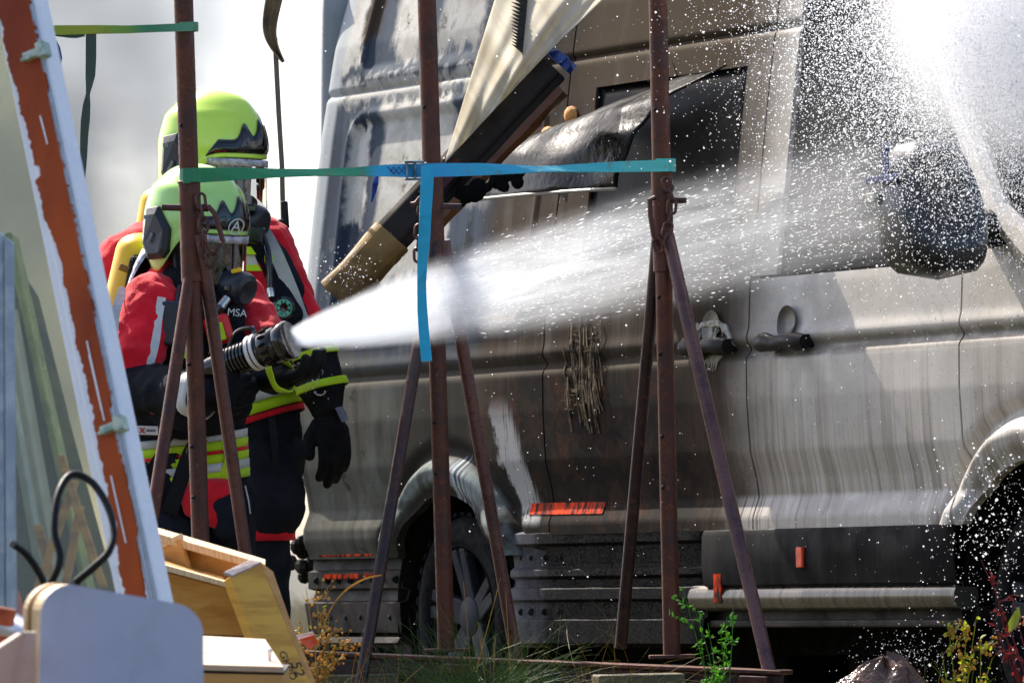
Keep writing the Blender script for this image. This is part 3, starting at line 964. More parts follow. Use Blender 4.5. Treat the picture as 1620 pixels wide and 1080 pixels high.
tp = [(677, 262), (675, 300), (673, 340), (671, 380), (668, 420), (667, 450), (668, 490), (671, 530), (675, 571)]
hw = [.0175, .0175, .0165, .0165, .0135, .0125, .0135, .0145, .015]
MB().ribbon([P(x, y, 19.26-.012*math.sin(i*.9)) for i, (x, y) in enumerate(tp)], [Vector((hw[i], .006*math.sin(i*1.3), 0)) for i in range(9)], .0025).build('strap_tail', M_cyan, root)
M_blue = mat('blue_webbing', lin(16, 60, 160), lin(10, 40, 110), 30, .6)
MB().ribbon([P(597, 278, 19.26), P(594, 290, 19.25), P(592, 303, 19.26), P(588, 320, 19.27)], [Vector((.003, 0, 0)), Vector((.008, 0, 0)), Vector((.006, 0, 0)), Vector((.002, 0, 0))], .002).build('loose_end', M_blue, root)

# upper left strap, its ratchet and hanging tail
org = P(40, 48, 18.9)
root = empty('ratchet_strap', tuple(org), label='yellow green ratchet strap tied to the top of the first stand with a hanging end', cat='strap')
X = lambda px: float(P(px, 46, 18.95).x-org.x)
M_strapB = strap_mat('yellow_green_webbing', [(X(50), lin(150, 160, 40)), (X(150), lin(156, 164, 36)), (X(190), lin(120, 160, 50)), (X(235), lin(60, 130, 84)), (X(300), lin(92, 150, 110))], lin(140, 100, 50))
wp = [(20, 49), (55, 48), (100, 48), (150, 47), (200, 47), (250, 45), (306, 43)]
MB().ribbon([P(x, y, 18.93) for x, y in wp], [Vector((0, .004, .0118+.0015*math.sin(i))) for i in range(7)], .0025).build('band', M_strapB, root)
c = P(296, 43, 19.0)
MB().ribbon([c+Vector((math.cos(k*.35)*.030, math.sin(k*.35)*.030, 0)) for k in range(19)], [Vector((0, 0, .012))]*19, .0025).build('loop', M_strapB, root)
mb = MB().tube([P(64, 64, 18.93), P(86, 63, 18.93)], [.017, .015], 12)
mb.build('ratchet', M_blue, root, smooth=True)
MB().tube([P(60, 62, 18.92), P(66, 64, 18.92)], [.019, .018], 10).build('ratchet_wheel', M_burnt, root, bevel=.002)
MB().ribbon([P(84, 54, 18.94), P(105, 57, 18.94), P(120, 58, 18.94), P(134, 55, 18.94)], [Vector((0, 0, .005))]*4, .004).build('strap_fold', mat('dark_teal_webbing', lin(30, 66, 84), lin(20, 50, 100), 30, .7), root)
MB().ribbon([P(86, 64, 18.93), P(92, 76, 18.93), P(95, 92, 18.93), P(92, 107, 18.93)], [Vector((.006, 0, 0))]*4, .003).build('loose_end', M_blue, root)
M_olive = strap_mat('grey_green_webbing', [(-5, lin(70, 82, 70)), (5, lin(60, 78, 70))], lin(96, 100, 60))
tp = [(144, 50, .0145), (144, 90, .0145), (143, 120, .0135), (141, 135, .009), (139, 149, .004), (137, 165, .010), (135, 190, .0125), (133, 215, .0110), (132, 250, .0095), (129, 285, .0090), (127, 318, .0085)]
MB().ribbon([P(x, y, 18.93+.006*math.sin(i)) for i, (x, y, w) in enumerate(tp)], [Vector((w, (.0145-w)*.7, 0)) for x, y, w in tp], .0025).build('strap_tail', M_olive, root)

# dull strap hanging behind the helmets with a hook of torn trim above it
root = empty('hanging_strap', tuple(P(445, 95, 21.6)), label='thin grey strap hanging beside the van tail with torn brown trim at its top', cat='strap')
M_gstrap = strap_mat('grey_webbing', [(-5, lin(98, 88, 76)), (5, lin(110, 100, 86))], lin(130, 120, 100))
MB().ribbon([P(435, 60, 21.6), P(437, 100, 21.6), P(441, 180, 21.6), P(446, 260, 21.6), P(448, 350, 21.6)], [Vector((.0078, 0, 0))]*5, .003).build('band', M_gstrap, root)
MB().box(P(451, 340, 21.58), (.022, .02, .085), Matrix.Rotation(-.05, 3, 'Y')).box(P(447, 352, 21.57), (.03, .016, .02)).build('buckle', M_dark, root, bevel=.004)
M_trim = mat('torn_trim', lin(122, 100, 76), lin(84, 64, 48), 16, .6, bump=.3)
def trim(u, v):
    path = [(437, -20), (430, 25), (419, 50), (428, 68), (448, 98)]
    c = bez([P(x, y, 21.55) for x, y in path], u)
    w = .030*(1-u**1.6)+.004
    return c+Vector((w*(v-.5)*1.6, .02*math.sin(v*math.pi), w*(v-.5)*.4))
MB().grid(trim, 18, 5).build('torn_trim', M_trim, root, solid=.005)

# ------------------------------------------------------------------ awning torn off the van roof
root = empty('awning', tuple(P(720, 280, 21.4)), label='torn down awning cassette hanging aslant on the van with beige fabric above it', cat='awning')
e0, e1 = P(513, 447, 21.05), P(858, 82, 21.75)
ax = (e1-e0).normalized()
nrm = F_.cross(ax).normalized()
if nrm.z > 0: nrm = -nrm          # towards lower right of the picture
wd = nrm*.170
M_cass = mat('awning_anthracite', lin(58, 53, 50), lin(30, 26, 25), 4, .7, bump=.12, spec=.02)
def prof_mb(prof, u0, u1, nseg=10, wob=0):
    """prof: (across, towards camera) in metres"""
    mb = MB(); m = len(prof); vs = []
    for i in range(nseg+1):
        u = u0+(u1-u0)*i/nseg
        c = e0.lerp(e1, u)
        for k, (a, b_) in enumerate(prof):
            w_ = wob*mnoise.noise(Vector((u*7, k*2.1, 3)))
            vs.append(c+nrm*(a+w_)-F_*(b_+w_))
    fs = [(i*m+k, i*m+(k+1) % m, (i+1)*m+(k+1) % m, (i+1)*m+k) for i in range(nseg) for k in range(m)]
    fs += [tuple(range(m-1, -1, -1)), tuple(nseg*m+k for k in range(m))]
    return mb.add(vs, fs)
cs = prof_mb([(-.005, .0), (-.005, .05), (.010, .075), (.072, .085), (.084, .08), (.088, .05), (.108, .045), (.112, .0)], .02, .985)
cs.build('cassette', M_cass, root, bevel=.006)
M_tan = mat('scorched_tan', lin(142, 112, 66), lin(92, 70, 42), 6, .65, bump=.3, spec=.15)
prof_mb([(-.006, .0), (-.009, .055), (.010, .080), (.072, .090), (.105, .07), (.122, .02), (.115, -.02)], -.01, .25, 8, .012).build('cassette_end', M_tan, root, bevel=.01)
M_copper = mat('copper_brown_lining', lin(122, 76, 42), lin(54, 34, 26), 7, .35, metal=.2, bump=.3)
prof_mb([(.102, .035), (.13, .038), (.150, .015), (.145, -.02), (.108, -.02)], .36, .95, 12, .012).build('valance', M_copper, root, smooth=True)
M_red = mat('red_sheen', lin(96, 20, 26), lin(40, 14, 18), 5, .25)
prof_mb([(.03, .0770), (.03, .0815), (.07, .0885), (.07, .084)], .40, .56, 5).build('red_tint_strip', M_red, root)
mb = MB()
cpts = [(-.004, .02), (.0, .07), (.02, .082), (.035, .062), (.05, .085), (.066, .094), (.074, .07), (.096, .085), (.112, .05), (.108, .0)]
cc = e1+ax*.005
vs = [cc+nrm*a-F_*b_ for a, b_ in cpts]+[cc+ax*(.030+.018*math.sin(i*2.3))+nrm*a-F_*b_*.9 for i, (a, b_) in enumerate(cpts)]
n = len(cpts)
mb.add(vs, [tuple(range(n)), tuple(range(2*n-1, n-1, -1))]+[(i, (i+1) % n, n+(i+1) % n, n+i) for i in range(n)])
mb.build('end_cap', mat('blue_end_cap', lin(36, 78, 150), lin(22, 48, 100), 30, .5, bump=.5), root)
# beige fabric between roof and cassette
t = NT('awning_canvas')
fy = t.noise(1, 4, .6, t.vec(t.x*10+t.z*5.5, 0.0, t.z*1.2-t.x*.6))
t.set(color=t.mix(t.sm(.42, .62, fy), lin(232, 224, 204), lin(190, 178, 150)), rough=.75)
t.bump(t.noise(240, 2)+fy*2.0, .5, .006)
tl_ = t.t.nodes.new('ShaderNodeBsdfTranslucent'); tl_.inputs[0].default_value = (*lin(246, 236, 212), 1)
mx_ = t.t.nodes.new('ShaderNodeMixShader'); mx_.inputs[0].default_value = .5
t.t.links.new(t.b.outputs[0], mx_.inputs[1]); t.t.links.new(tl_.outputs[0], mx_.inputs[2]); t.t.links.new(mx_.outputs[0], t.out.inputs[0])
M_canvas = t.m
tl, tr = P(792, -30, 21.95), P(985, -30, 22.1)
bl, br = P(703, 258, 21.22), P(866, 84, 21.62)
def canvas(u, v):
    p = tl.lerp(tr, u).lerp(bl.lerp(br, u), v)
    f = math.sin(u*13+v*2)*.5+math.sin(u*31+v*5)*.28+mnoise.noise(Vector((u*5, v*3, 2)))
    return p-F_*(.030*f*(.5+.5*v)+.10*math.sin(math.pi*v)*math.sin(math.pi*min(1, u*1.1)))
MB().grid(canvas, 60, 36).build('fabric', M_canvas, root, smooth=True, solid=.002)
mb = MB()   # saw-toothed dark pleat edge
for k in range(17):
    v = .08+k*.030
    u = .235+.36*v+.12*v*v
    c = canvas(u, v)-F_*.012
    t1 = c+R_*(-.055+.02*(k/17))+U_*.022
    mb.add([c+U_*.010, c-U_*.010, t1, c+U_*.010-F_*.012, c-U_*.010-F_*.012, t1-F_*.004], [(0, 1, 2), (5, 4, 3), (0, 3, 4, 1), (1, 4, 5, 2), (2, 5, 3, 0)])
mb.build('pleat_edge', mat('dark_pleat', lin(44, 36, 30), None, 20, .7), root, kind='stuff')
mb = MB()   # shredded lining hanging below
for k in range(14):
    c = P(705+k*9+rng.uniform(-5, 5), 318-k*3.2+rng.uniform(-7, 9), 21.35)
    mb.ball(c, (rng.uniform(.02, .05), .012, rng.uniform(.012, .035)), 7, 5, Matrix.Rotation(rng.uniform(-1, .2), 3, 'Y'))
mb.build('charred_shred', M_black, root, kind='stuff')

# ------------------------------------------------------------------ building scrap in the foreground
M_pvc = mat('white_window_plastic', lin(243, 243, 245), lin(236, 237, 241), 9, .28, lo=.45, hi=.7)
M_gpane = NT('green_window_glass')
M_gpane.set(color=lin(236, 234, 198), trans=.92, rough=.02, ior=1.45)
M_gpane = M_gpane.m
M_seal = mat('glazing_seal', lin(26, 30, 30), None, 20, .6)
M_foam = NT('orange_wood_foil')
n1 = M_foam.noise(30, 6, .7); n2 = M_foam.noise(1, 4, .6, M_foam.vec(M_foam.x*3, M_foam.y*3, M_foam.z*.8))
M_foam.set(color=M_foam.mix(M_foam.sm(.35, .65, n2), lin(184, 78, 4), lin(136, 50, 2)), rough=.5, spec=.25)
M_foam.bump(n1, .4, .006)
M_foam = M_foam.m

M_ribl = mat('profile_line', lin(176, 186, 196), None, 20, .4)
M_gpane2 = NT('olive_window_glass')
M_gpane2.set(color=lin(168, 172, 118), trans=.9, rough=.04, ior=1.45)
M_gpane2 = M_gpane2.m
def win_frame(label, o, up, ac, W, H, prof_w=.085, dep=.065, glass=M_gpane, m=M_pvc, bead=None):
    """leaning window: o bottom outer corner of the near stile, up along the stile, ac across to the other stile"""
    o = Vector(o); up = Vector(up).normalized(); ac = Vector(ac); ac = (ac-up*ac.dot(up)).normalized()
    nr = ac.cross(up).normalized()
    if nr.dot(F_) < 0: nr = -nr           # points away from the camera
    root = empty('window_frame', tuple(o), label=label, cat='window frame', group='window frames leaning in the scrap pile')
    rot = Matrix((ac, nr, up)).transposed()
    if rot.determinant() < 0: rot = Matrix((-ac, nr, up)).transposed()
    def bx(a0, a1, d0, d1, u0, u1, mb=None):
        mb = mb or MB()
        c = o+ac*(a0+a1)/2+nr*(d0+d1)/2+up*(u0+u1)/2
        return mb.box(c, (abs(a1-a0), abs(d1-d0), abs(u1-u0)), rot)
    for a in (0, W-prof_w):
        s = 1 if a == 0 else -1
        i0 = a if s > 0 else a+prof_w
        st = bx(i0, i0+s*prof_w*.78, 0, dep, 0, H).build('stile', m, root, bevel=.004)
        bx(i0+s*prof_w*.785, i0+s*prof_w, .014, dep-.01, prof_w, H-prof_w).build('glazing_bead', bead or m, st, bevel=.004)
        for q in (.006, .013, .021):
            if prof_w > .08: bx(i0+s*q, i0+s*(q+.0022), -.004, .0, .0, H).build('profile_rib', M_ribl, st)
    for u in (0, H-prof_w):
        bx(prof_w*.79, W-prof_w*.79, .001, dep-.001, u, u+prof_w*.9).build('rail', m, root, bevel=.004)
    bx(prof_w*.9, W-prof_w*.9, dep*.45, dep*.45+.006, prof_w*.9, H-prof_w*.9).build('glass_pane', glass, root)
    return root, (o, up, ac, nr)
# (1) nearest: white frame with torn orange foil
D1 = 15.0
o1 = P(266, 1010, D1-.15); t1 = P(56, 0, D1+.35)
fr1, (o, up1, ac1, nr1) = win_frame('leaning white window frame with torn orange brown foil on its stile', o1, t1-o1, P(100, 1000, D1-.02)-P(262, 1010, D1-.15), .95, 1.62, prof_w=.112, dep=.06)
# ragged foil along the stile
NF = 260
Lf = 1.56
left, right = [], []
for i in range(NF+1):
    u = i/NF
    w0 = .013+.010*mnoise.noise(Vector((u*9, 1, 0)))+.005*mnoise.noise(Vector((u*40, 2, 0)))+.0045*mnoise.noise(Vector((u*130, 4, 0)))+.0030*mnoise.noise(Vector((u*300, 9, 0)))
    w1 = .073+.016*mnoise.noise(Vector((u*7, 5, 0)))+.011*mnoise.noise(Vector((u*30, 6, 0)))+.0045*mnoise.noise(Vector((u*130, 7, 0)))+.0030*mnoise.noise(Vector((u*300, 11, 0)))
    if u > .55: w1 += min(.03, (u-.55)*.08)
    if u < .42: w0 += (.42-u)*.03
    if .68 < u < .70: w1 -= .014
    w0 = max(w0, .004); w1 = min(w1, .104)
    left.append(w1); right.append(w0)
mb = MB()
vs = []
for i in range(NF+1):
    c = o+up1*(.05+Lf*i/NF)
    for w, dp in ((right[i], .0005), (right[i]+.002, -.0045), ((left[i]+right[i])/2, -.0055), (left[i]-.002, -.0045), (left[i], .0005)):
        vs.append(c+ac1*w+nr1*dp)
mb.add(vs, [(i*5+k, i*5+k+1, (i+1)*5+k+1, (i+1)*5+k) for i in range(NF) for k in range(4)])
mb.build('torn_foil', M_foam, fr1, smooth=True)
mb = MB()
for u0, u1 in ((.30, .42), (.315, .40), (.72, .76), (.735, .765), (.12, .22)):
    for q in (.040,):
        w = q+.012*(u0*7 % 1)
        mb.ribbon([o+up1*(.05+Lf*u0)+ac1*w-nr1*.006, o+up1*(.05+Lf*u1)+ac1*(w+.002)-nr1*.007], [ac1*.0015]*2, .002)
mb.build('bare_scratch', M_pvc, fr1)
M_clip = mat('pale_green_clip', lin(196, 206, 186), lin(130, 160, 146), 40, .5)
for u in (.855, .285):
    c = o+up1*(.05+Lf*u)
    rot = Matrix((ac1, nr1, up1)).transposed()
    MB().box(c+ac1*.022-nr1*.012, (.055, .018, .018), rot).box(c+ac1*.0-nr1*.012, (.022, .03, .034), rot).box(c+ac1*.05-nr1*.01, (.02, .012, .008), rot @ Matrix.Rotation(.4, 3, 'Y')).build('hinge_clip', M_clip, fr1, bevel=.002)
# narrow leaning bars: inner frames seen through the glass
o2 = P(106, 1010, D1+.62); t2 = P(12, 470, D1+.85)
win_frame('second leaning window frame, grey with dark seal, just left of the cable loop', o2, t2-o2, P(-60, 1000, D1+.70)-o2, .5, .80, prof_w=.030, glass=M_gpane2, m=mat('grey_green_plastic', lin(150, 158, 150), lin(172, 180, 180), 6, .35), bead=M_seal)
o2 = P(88, 1010, D1+.42); t2 = P(-2, 500, D1+.60)
win_frame('third leaning window frame with blue grey bar beside the galvanised post', o2, t2-o2, P(-80, 1000, D1+.46)-o2, .4, .72, prof_w=.024, glass=M_gpane2, m=mat('blue_grey_plastic', lin(158, 182, 200), lin(132, 152, 164), 6, .35), bead=M_seal)
o2 = P(158, 1010, D1+.70); t2 = P(14, 350, D1+.95)
win_frame('fourth leaning window frame with yellow green edge inside the cable loop', o2, t2-o2, P(-60, 1000, D1+.78)-o2, .4, .98, prof_w=.022, glass=M_gpane2, m=mat('green_glass_edge', lin(146, 162, 92), lin(104, 124, 66), 6, .3), bead=M_seal)
# brown wooden slats lying behind the glass
M_slat = mat('old_yellow_timber', lin(206, 160, 74), lin(150, 112, 52), 4, .7, stretch=(1, 6, 6))
for k, (x0, y0, x1, y1, lb_) in enumerate(((96, 720, 165, 930, 'longest yellow timber lath slanting right behind the glass'), (120, 760, 60, 930, 'timber lath slanting left behind the window glass under the cable loop'), (60, 830, 96, 960, 'short timber lath behind the glass beside the galvanised post'), (128, 800, 100, 950, 'steep timber lath behind the glass inside the cable loop'))):
    MB().tube([P(x0, y0, D1+.36+.02*k), P(x1, y1, D1+.36+.02*k)], .013, 4).build('timber_lath', M_slat, org=P(x1, y1, D1+.36), bevel=.002, label=lb_, cat='lath', group='timber laths behind the window glass')
# white board behind the frame
q = [P(117, 322, 15.9), P(134, 322, 15.9), P(262, 1000, 15.6), P(215, 1000, 15.6)]
MB().slab(q, .03).build('white_board', M_pvc, bevel=.003, org=q[3], label='narrow white board standing behind the orange foil window frame', cat='board')
# galvanised post at the far left
M_galv = mat('galvanised_steel', lin(140, 158, 176), lin(168, 184, 198), 18, .4, metal=.55, bump=.15, bscale=120)
root = empty('steel_post', tuple(P(8, 990, 14.6)), label='galvanised steel post at the edge of the scrap pile', cat='post')
MB().slab([P(8, 375, 14.6), P(21, 385, 14.6), P(26, 985, 14.6), P(10, 985, 14.6)], .03).build('flange', M_galv, root, bevel=.002)
MB().slab([P(-12, 360, 14.62), P(6, 372, 14.62), P(9, 985, 14.62), P(-12, 985, 14.62)], .03).build('web', M_galv, root, bevel=.002)
# cable loop
M_cable = mat('black_cable', lin(12, 13, 16), lin(18, 20, 24), 30, .5, spec=.25)
pth = [(20, 860), (45, 880), (70, 925), (60, 960), (44, 975), (60, 945), (84, 915), (95, 880), (86, 840), (90, 790), (104, 758), (122, 750), (148, 765), (170, 800), (180, 840), (172, 872), (150, 895), (120, 920)]
pts = [P(x, y, 14.2+.06*math.sin(i*.7)) for i, (x, y) in enumerate(pth)]
def catmull(pts, n=6):
    out = []
    q = [pts[0]]+pts+[pts[-1]]
    for i in range(1, len(q)-2):
        for k in range(n):
            t = k/n
            out.append(.5*((2*q[i])+(q[i+1]-q[i-1])*t+(2*q[i-1]-5*q[i]+4*q[i+1]-q[i+2])*t*t+(3*q[i]-q[i-1]-3*q[i+1]+q[i+2])*t**3))
    return out+[pts[-1]]
MB().tube(catmull(pts), .0078, 10).build('cable', M_cable, smooth=True, org=pts[3], label='black cable looped over the grey rounded board', cat='cable')
# grey laminate board with rounded corners (old chair back)
M_lam = mat('grey_laminate', lin(184, 187, 207), lin(168, 170, 188), 7, .5, bump=.12, bscale=160, lo=.42, hi=.72)
M_ply = mat('birch_plywood_edge', lin(216, 186, 140), lin(176, 140, 92), 14, .6, stretch=(1, 8, 1))
c00 = [P(56, 1130, 13.2), P(326, 1130, 13.45)]
def bpt(px, py): return P(px, py, 13.2+(px-56)/270*.25)
out = []
for cx, cy, r, a0, a1 in ((112, 972, 48, 178, 268), (270, 1004, 51, -80, -2)):
    for k in range(9):
        a = R(a0+(a1-a0)*k/8)
        out.append((cx+r*math.cos(a), cy+r*math.sin(a)))
outline = [(58, 1210)]+out+[(322, 1210)]
root = empty('rounded_board', tuple(bpt(190, 1140)), label='grey laminate plywood board with rounded top corners in the foreground', cat='board')
q = [bpt(x, y) for x, y in outline]
MB().slab(q, .0016, -F_).build('laminate', M_lam, root)
nb = Vector((-.34, .94, 0)).normalized()
MB().slab([p+F_*.0003 for p in q], .030, nb+F_*.0).build('plywood', M_ply, root, bevel=.001)
m2 = len(q)
# plywood left edge: second ply layer proud to the left
q2 = [p+nb*.031+Vector((-.016, 0, .003)) for p in q]
MB().slab(q2, .016, nb).build('plywood', M_ply, root, bevel=.002)

# wooden crate lying open
M_osb = NT('warm_plywood')
n1 = M_osb.noise(1, 5, .65, M_osb.vec(M_osb.x*3, M_osb.y*3, M_osb.z*16)); n2 = M_osb.noise(26, 4, .6)
M_osb.set(color=M_osb.mix(M_osb.sm(.35, .65, n1), lin(214, 160, 84), M_osb.mix(n2, lin(170, 112, 48), lin(190, 136, 66))), rough=.6)
M_osb.bump(n2, .2, .003)
M_osb = M_osb.m
M_pine = mat('yellow_pine', lin(226, 172, 62), lin(196, 138, 44), 3.5, .5, stretch=(1.2, 1.2, 10), bump=.1)
M_cut = mat('sawn_edge', lin(232, 206, 166), lin(206, 176, 132), 20, .7, stretch=(8, 8, 1))
Dc = 17.2
root = empty('wooden_crate', tuple(P(330, 1060, Dc)), label='open plywood crate lying on its back below the firefighters', cat='crate')
def sl(name, pts, th, m, **k):
    return MB().slab([P(x, y, Dc+d) for x, y, d in pts], th, **({'away': k.pop('away')} if 'away' in k else {})).build(name, m, root, bevel=.0015, **k)
sl('back_panel', [(232, 838, .30), (402, 893, .18), (405, 985, .18), (236, 930, .30)], .018, M_osb)
sl('top_rail', [(230, 828, .32), (420, 884, .12), (420, 892, .08), (230, 838, .26)], .02, M_cut, away=Vector((0, .2, -1)))
sl('divider', [(243, 888, .0), (372, 924, -.08), (372, 932, -.08), (243, 898, .0)], .02, M_cut, away=Vector((0, .5, -1)))
sl('divider_board', [(243, 890, .02), (370, 926, -.06), (352, 912, .20), (236, 875, .30)], .012, M_osb, away=Vector((0, 0, -1)))
sl('bottom_panel', [(240, 899, .01), (370, 934, -.06), (398, 1006, .0), (246, 1000, .05)], .016, M_osb)
sl('end_board', [(236, 868, .28), (282, 845, .20), (285, 853, .20), (238, 876, .28)], .015, M_cut)
sl('end_board', [(238, 876, .285), (284, 852, .205), (300, 905, .2), (242, 905, .28)], .012, M_osb)
sl('side_post', [(364, 911, -.09), (412, 890, -.02), (500, 1100, -.12), (444, 1120, -.18)], .035, M_pine)
sl('side_post', [(413, 889, -.018), (432, 903, .10), (450, 958, .12), (508, 1100, .02), (501, 1101, -.118)], .03, M_osb)
sl('post_end', [(354, 904, -.088), (396, 884, -.02), (415, 888, -.022), (368, 910, -.092)], .008, mat('end_grain', lin(196, 184, 186), lin(170, 150, 140), 30, .7), away=Vector((0, 0, -1)))
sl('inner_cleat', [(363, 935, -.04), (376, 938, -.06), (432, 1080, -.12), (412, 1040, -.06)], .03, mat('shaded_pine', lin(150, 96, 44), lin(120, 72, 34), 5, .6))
# handwriting on the post
def text_on(s, p, xdir, ydir, size, m, parent, name='lettering', depth=.0006):
    cu = bpy.data.curves.new('txt', 'FONT'); cu.body = s; cu.size = size; cu.extrude = depth; cu.align_x = 'CENTER'; cu.align_y = 'CENTER'
    tmp = bpy.data.objects.new('txt', cu); col.objects.link(tmp)
    me = bpy.data.meshes.new_from_object(tmp.evaluated_get(bpy.context.evaluated_depsgraph_get()))
    bpy.data.objects.remove(tmp); bpy.data.curves.remove(cu)
    x = Vector(xdir).normalized(); y = Vector(ydir); y = (y-x*y.dot(x)).normalized(); z = x.cross(y)
    me.transform(Matrix.Translation(Vector(p)) @ Matrix((x, y, z)).transposed().to_4x4())
    me.materials.clear(); me.materials.append(m); me.name = name
    return link(name, me, parent)
M_ink = mat('black_ink', lin(38, 30, 26), None, 20, .6)
dn = (P(500, 1100, Dc-.12)-P(412, 890, Dc-.02)).normalized()
rt = (P(412, 890, Dc-.02)-P(364, 911, Dc-.09)).normalized()
pl = lambda x, y: P(x, y, Dc-.20)
text_on('GKPD', pl(455, 1052), dn, rt, .030, M_ink, root)
text_on('52', pl(471, 1058), dn, rt, .042, M_ink, root)
# small cabinet with a white top
root = empty('cabinet', tuple(P(380, 1100, 16.2)), label='small beech cabinet with white top board in front of the crate', cat='cabinet')
MB().slab([P(312, 1050, 16.0), P(449, 1054, 16.0), P(420, 1010, 16.5), (P(306, 1004, 16.5))], .014, Vector((0, 0, -1))).build('top', mat('cream_board', lin(214, 186, 160), lin(204, 172, 146), 10, .5), root, bevel=.002)
MB().slab([P(312, 1059, 16.01), P(449, 1063, 16.01), P(449, 1066, 16.01), P(312, 1063, 16.01)], .4).build('shadow_gap', M_seal, root)
MB().slab([P(312, 1064, 16.005), P(449, 1067, 16.005), P(449, 1138, 16.005), P(312, 1138, 16.005)], .4).build('door', mat('beech', lin(214, 160, 92), lin(196, 142, 76), 4, .5, stretch=(1, 1, 8)), root, bevel=.002)
MB().tube([P(426, 1046, 16.1), P(426, 1030, 16.1)], .005, 8).ball(P(426, 1029, 16.1), .007).build('dowel', M_pvc, root, smooth=True)
# pink board, zinc pipe and bricks at the lower left
q = [P(-10, 1032, 12.9), P(38, 1001, 13.0), P(57, 1002, 13.0), P(57, 1210, 13.0), P(-10, 1210, 12.9)]
root = empty('pink_board', tuple(q[3]), label='pinkish beige melamine board with cut off corner beside the grey rounded board', cat='board')
MB().slab(q, .016).build('panel', mat('pink_melamine', lin(212, 168, 146), lin(200, 152, 130), 6, .5), root)
MB().ribbon([q[0]+Vector((0, .008, .002)), q[1]+Vector((0, .008, .002)), q[2]+Vector((0, .008, .002))], [F_*.009]*3, .003).build('edge_band', mat('cream_edge', lin(240, 224, 196), None, 10, .5), root)
MB().tube([P(-20, 980, 13.9), P(20, 990, 13.85), P(52, 1006, 13.8)], [.03, .027, .020], 14).build('zinc_pipe', mat('zinc', lin(186, 192, 204), lin(140, 148, 164), 12, .3, metal=.5), smooth=True, org=P(20, 990, 13.8), label='short grey zinc pipe lying by the galvanised post', cat='pipe')
M_brick = mat('red_brick', lin(150, 78, 50), lin(112, 56, 38), 20, .9, bump=.5)
for x, y, w, lb_ in ((2, 974, .05, 'small broken red brick piece above the zinc pipe'), (8, 1020, .09, 'larger broken red brick piece under the zinc pipe')):
    MB().box(P(x, y, 13.6), (w, .08, .035), Matrix.Rotation(.2, 3, 'Y')).build('brick', M_brick, bevel=.005, org=P(x, y, 13.6), label=lb_, cat='brick', group='broken brick pieces')
q = [P(22, 935, 14.9), P(30, 935, 14.9), P(50, 1000, 14.9), P(24, 985, 14.9)]
MB().slab(q, .01).build('pink_offcut', mat('pink_offcut', lin(206, 150, 136), None, 8, .6), org=q[2], label='small pink offcut leaning at the galvanised post', cat='offcut')

# ------------------------------------------------------------------ firefighters
def cloth(name, c1, c2, weave=260, rough=.85, str_=.35, sheen=.15, spec=.4):
    t = NT(name)
    n = t.noise(8, 5, .6); w = t.noise(weave, 2, .5)
    t.set(color=t.mix(t.sm(.3, .7, n), c1, c2), rough=rough, sheen=sheen, spec=spec)
    t.bump(w+t.noise(18, 4, .6)*1.6, str_, .005)
    return t.m
M_redc = cloth('red_fire_cloth', lin(240, 10, 40), lin(206, 6, 30), 190)
M_navy = cloth('black_navy_cloth', lin(24, 26, 34), lin(34, 36, 44), 220, sheen=0, spec=.12)
M_trou = cloth('charcoal_trousers', lin(38, 40, 46), lin(26, 28, 33), 240, sheen=0, spec=.12)
M_lime = cloth('lime_trim', lin(196, 232, 10), lin(176, 214, 6), 300, .7)
M_ret = cloth('silver_reflective_tape', lin(214, 214, 210), lin(176, 178, 178), 300, .45, .2)
M_glove = cloth('black_glove_leather', lin(12, 13, 17), lin(20, 21, 25), 120, .6, .4, sheen=0, spec=.12)
M_strapb = cloth('black_harness', lin(20, 21, 24), lin(30, 31, 34), 200, .7, sheen=0, spec=.12)
M_skin = mat('skin', lin(204, 150, 124), lin(186, 128, 104), 20, .5, sss=.1)
M_hair = mat('dark_hair', lin(50, 36, 26), None, 40, .8)
M_hel1 = mat('lime_green_helmet', lin(188, 234, 128), lin(176, 226, 116), 4, .18, coat=.6, coatr=.05)
M_hel2 = mat('yellow_green_helmet', lin(206, 240, 84), lin(194, 232, 76), 4, .18, coat=.6, coatr=.05)
M_gloss = mat('gloss_black', lin(10, 11, 15), lin(16, 17, 22), 10, .12, coat=.4)
M_slate = mat('dark_slate_plastic', lin(34, 39, 48), lin(26, 30, 37), 10, .38)
M_foilm = mat('silver_neck_foil', lin(214, 214, 212), lin(150, 150, 150), 24, .22, metal=.85, bump=.5, bscale=30, bdist=.01)
M_ytank = mat('yellow_cylinder', lin(246, 196, 8), lin(226, 172, 6), 7, .4)
M_label = mat('white_label', lin(226, 222, 218), None, 30, .6, lo=.3, hi=3)
M_redplain = mat('red_plastic', lin(226, 26, 28), lin(180, 18, 22), 20, .4)
t = NT('clear_visor')
tr = t.t.nodes.new('ShaderNodeBsdfTransparent'); tr.inputs[0].default_value = (.58, .60, .63, 1)
gl = t.t.nodes.new('ShaderNodeBsdfGlossy'); gl.inputs['Roughness'].default_value = .04
fr = t.t.nodes.new('ShaderNodeFresnel'); fr.inputs[0].default_value = 1.5
ms = t.t.nodes.new('ShaderNodeMixShader')
ad = t.t.nodes.new('ShaderNodeMath'); ad.operation = 'ADD'; ad.inputs[1].default_value = .05
t.t.links.new(fr.outputs[0], ad.inputs[0]); t.t.links.new(ad.outputs[0], ms.inputs[0])
t.t.links.new(tr.outputs[0], ms.inputs[1]); t.t.links.new(gl.outputs[0], ms.inputs[2]); t.t.links.new(ms.outputs[0], t.out.inputs[0])
M_visor = t.m

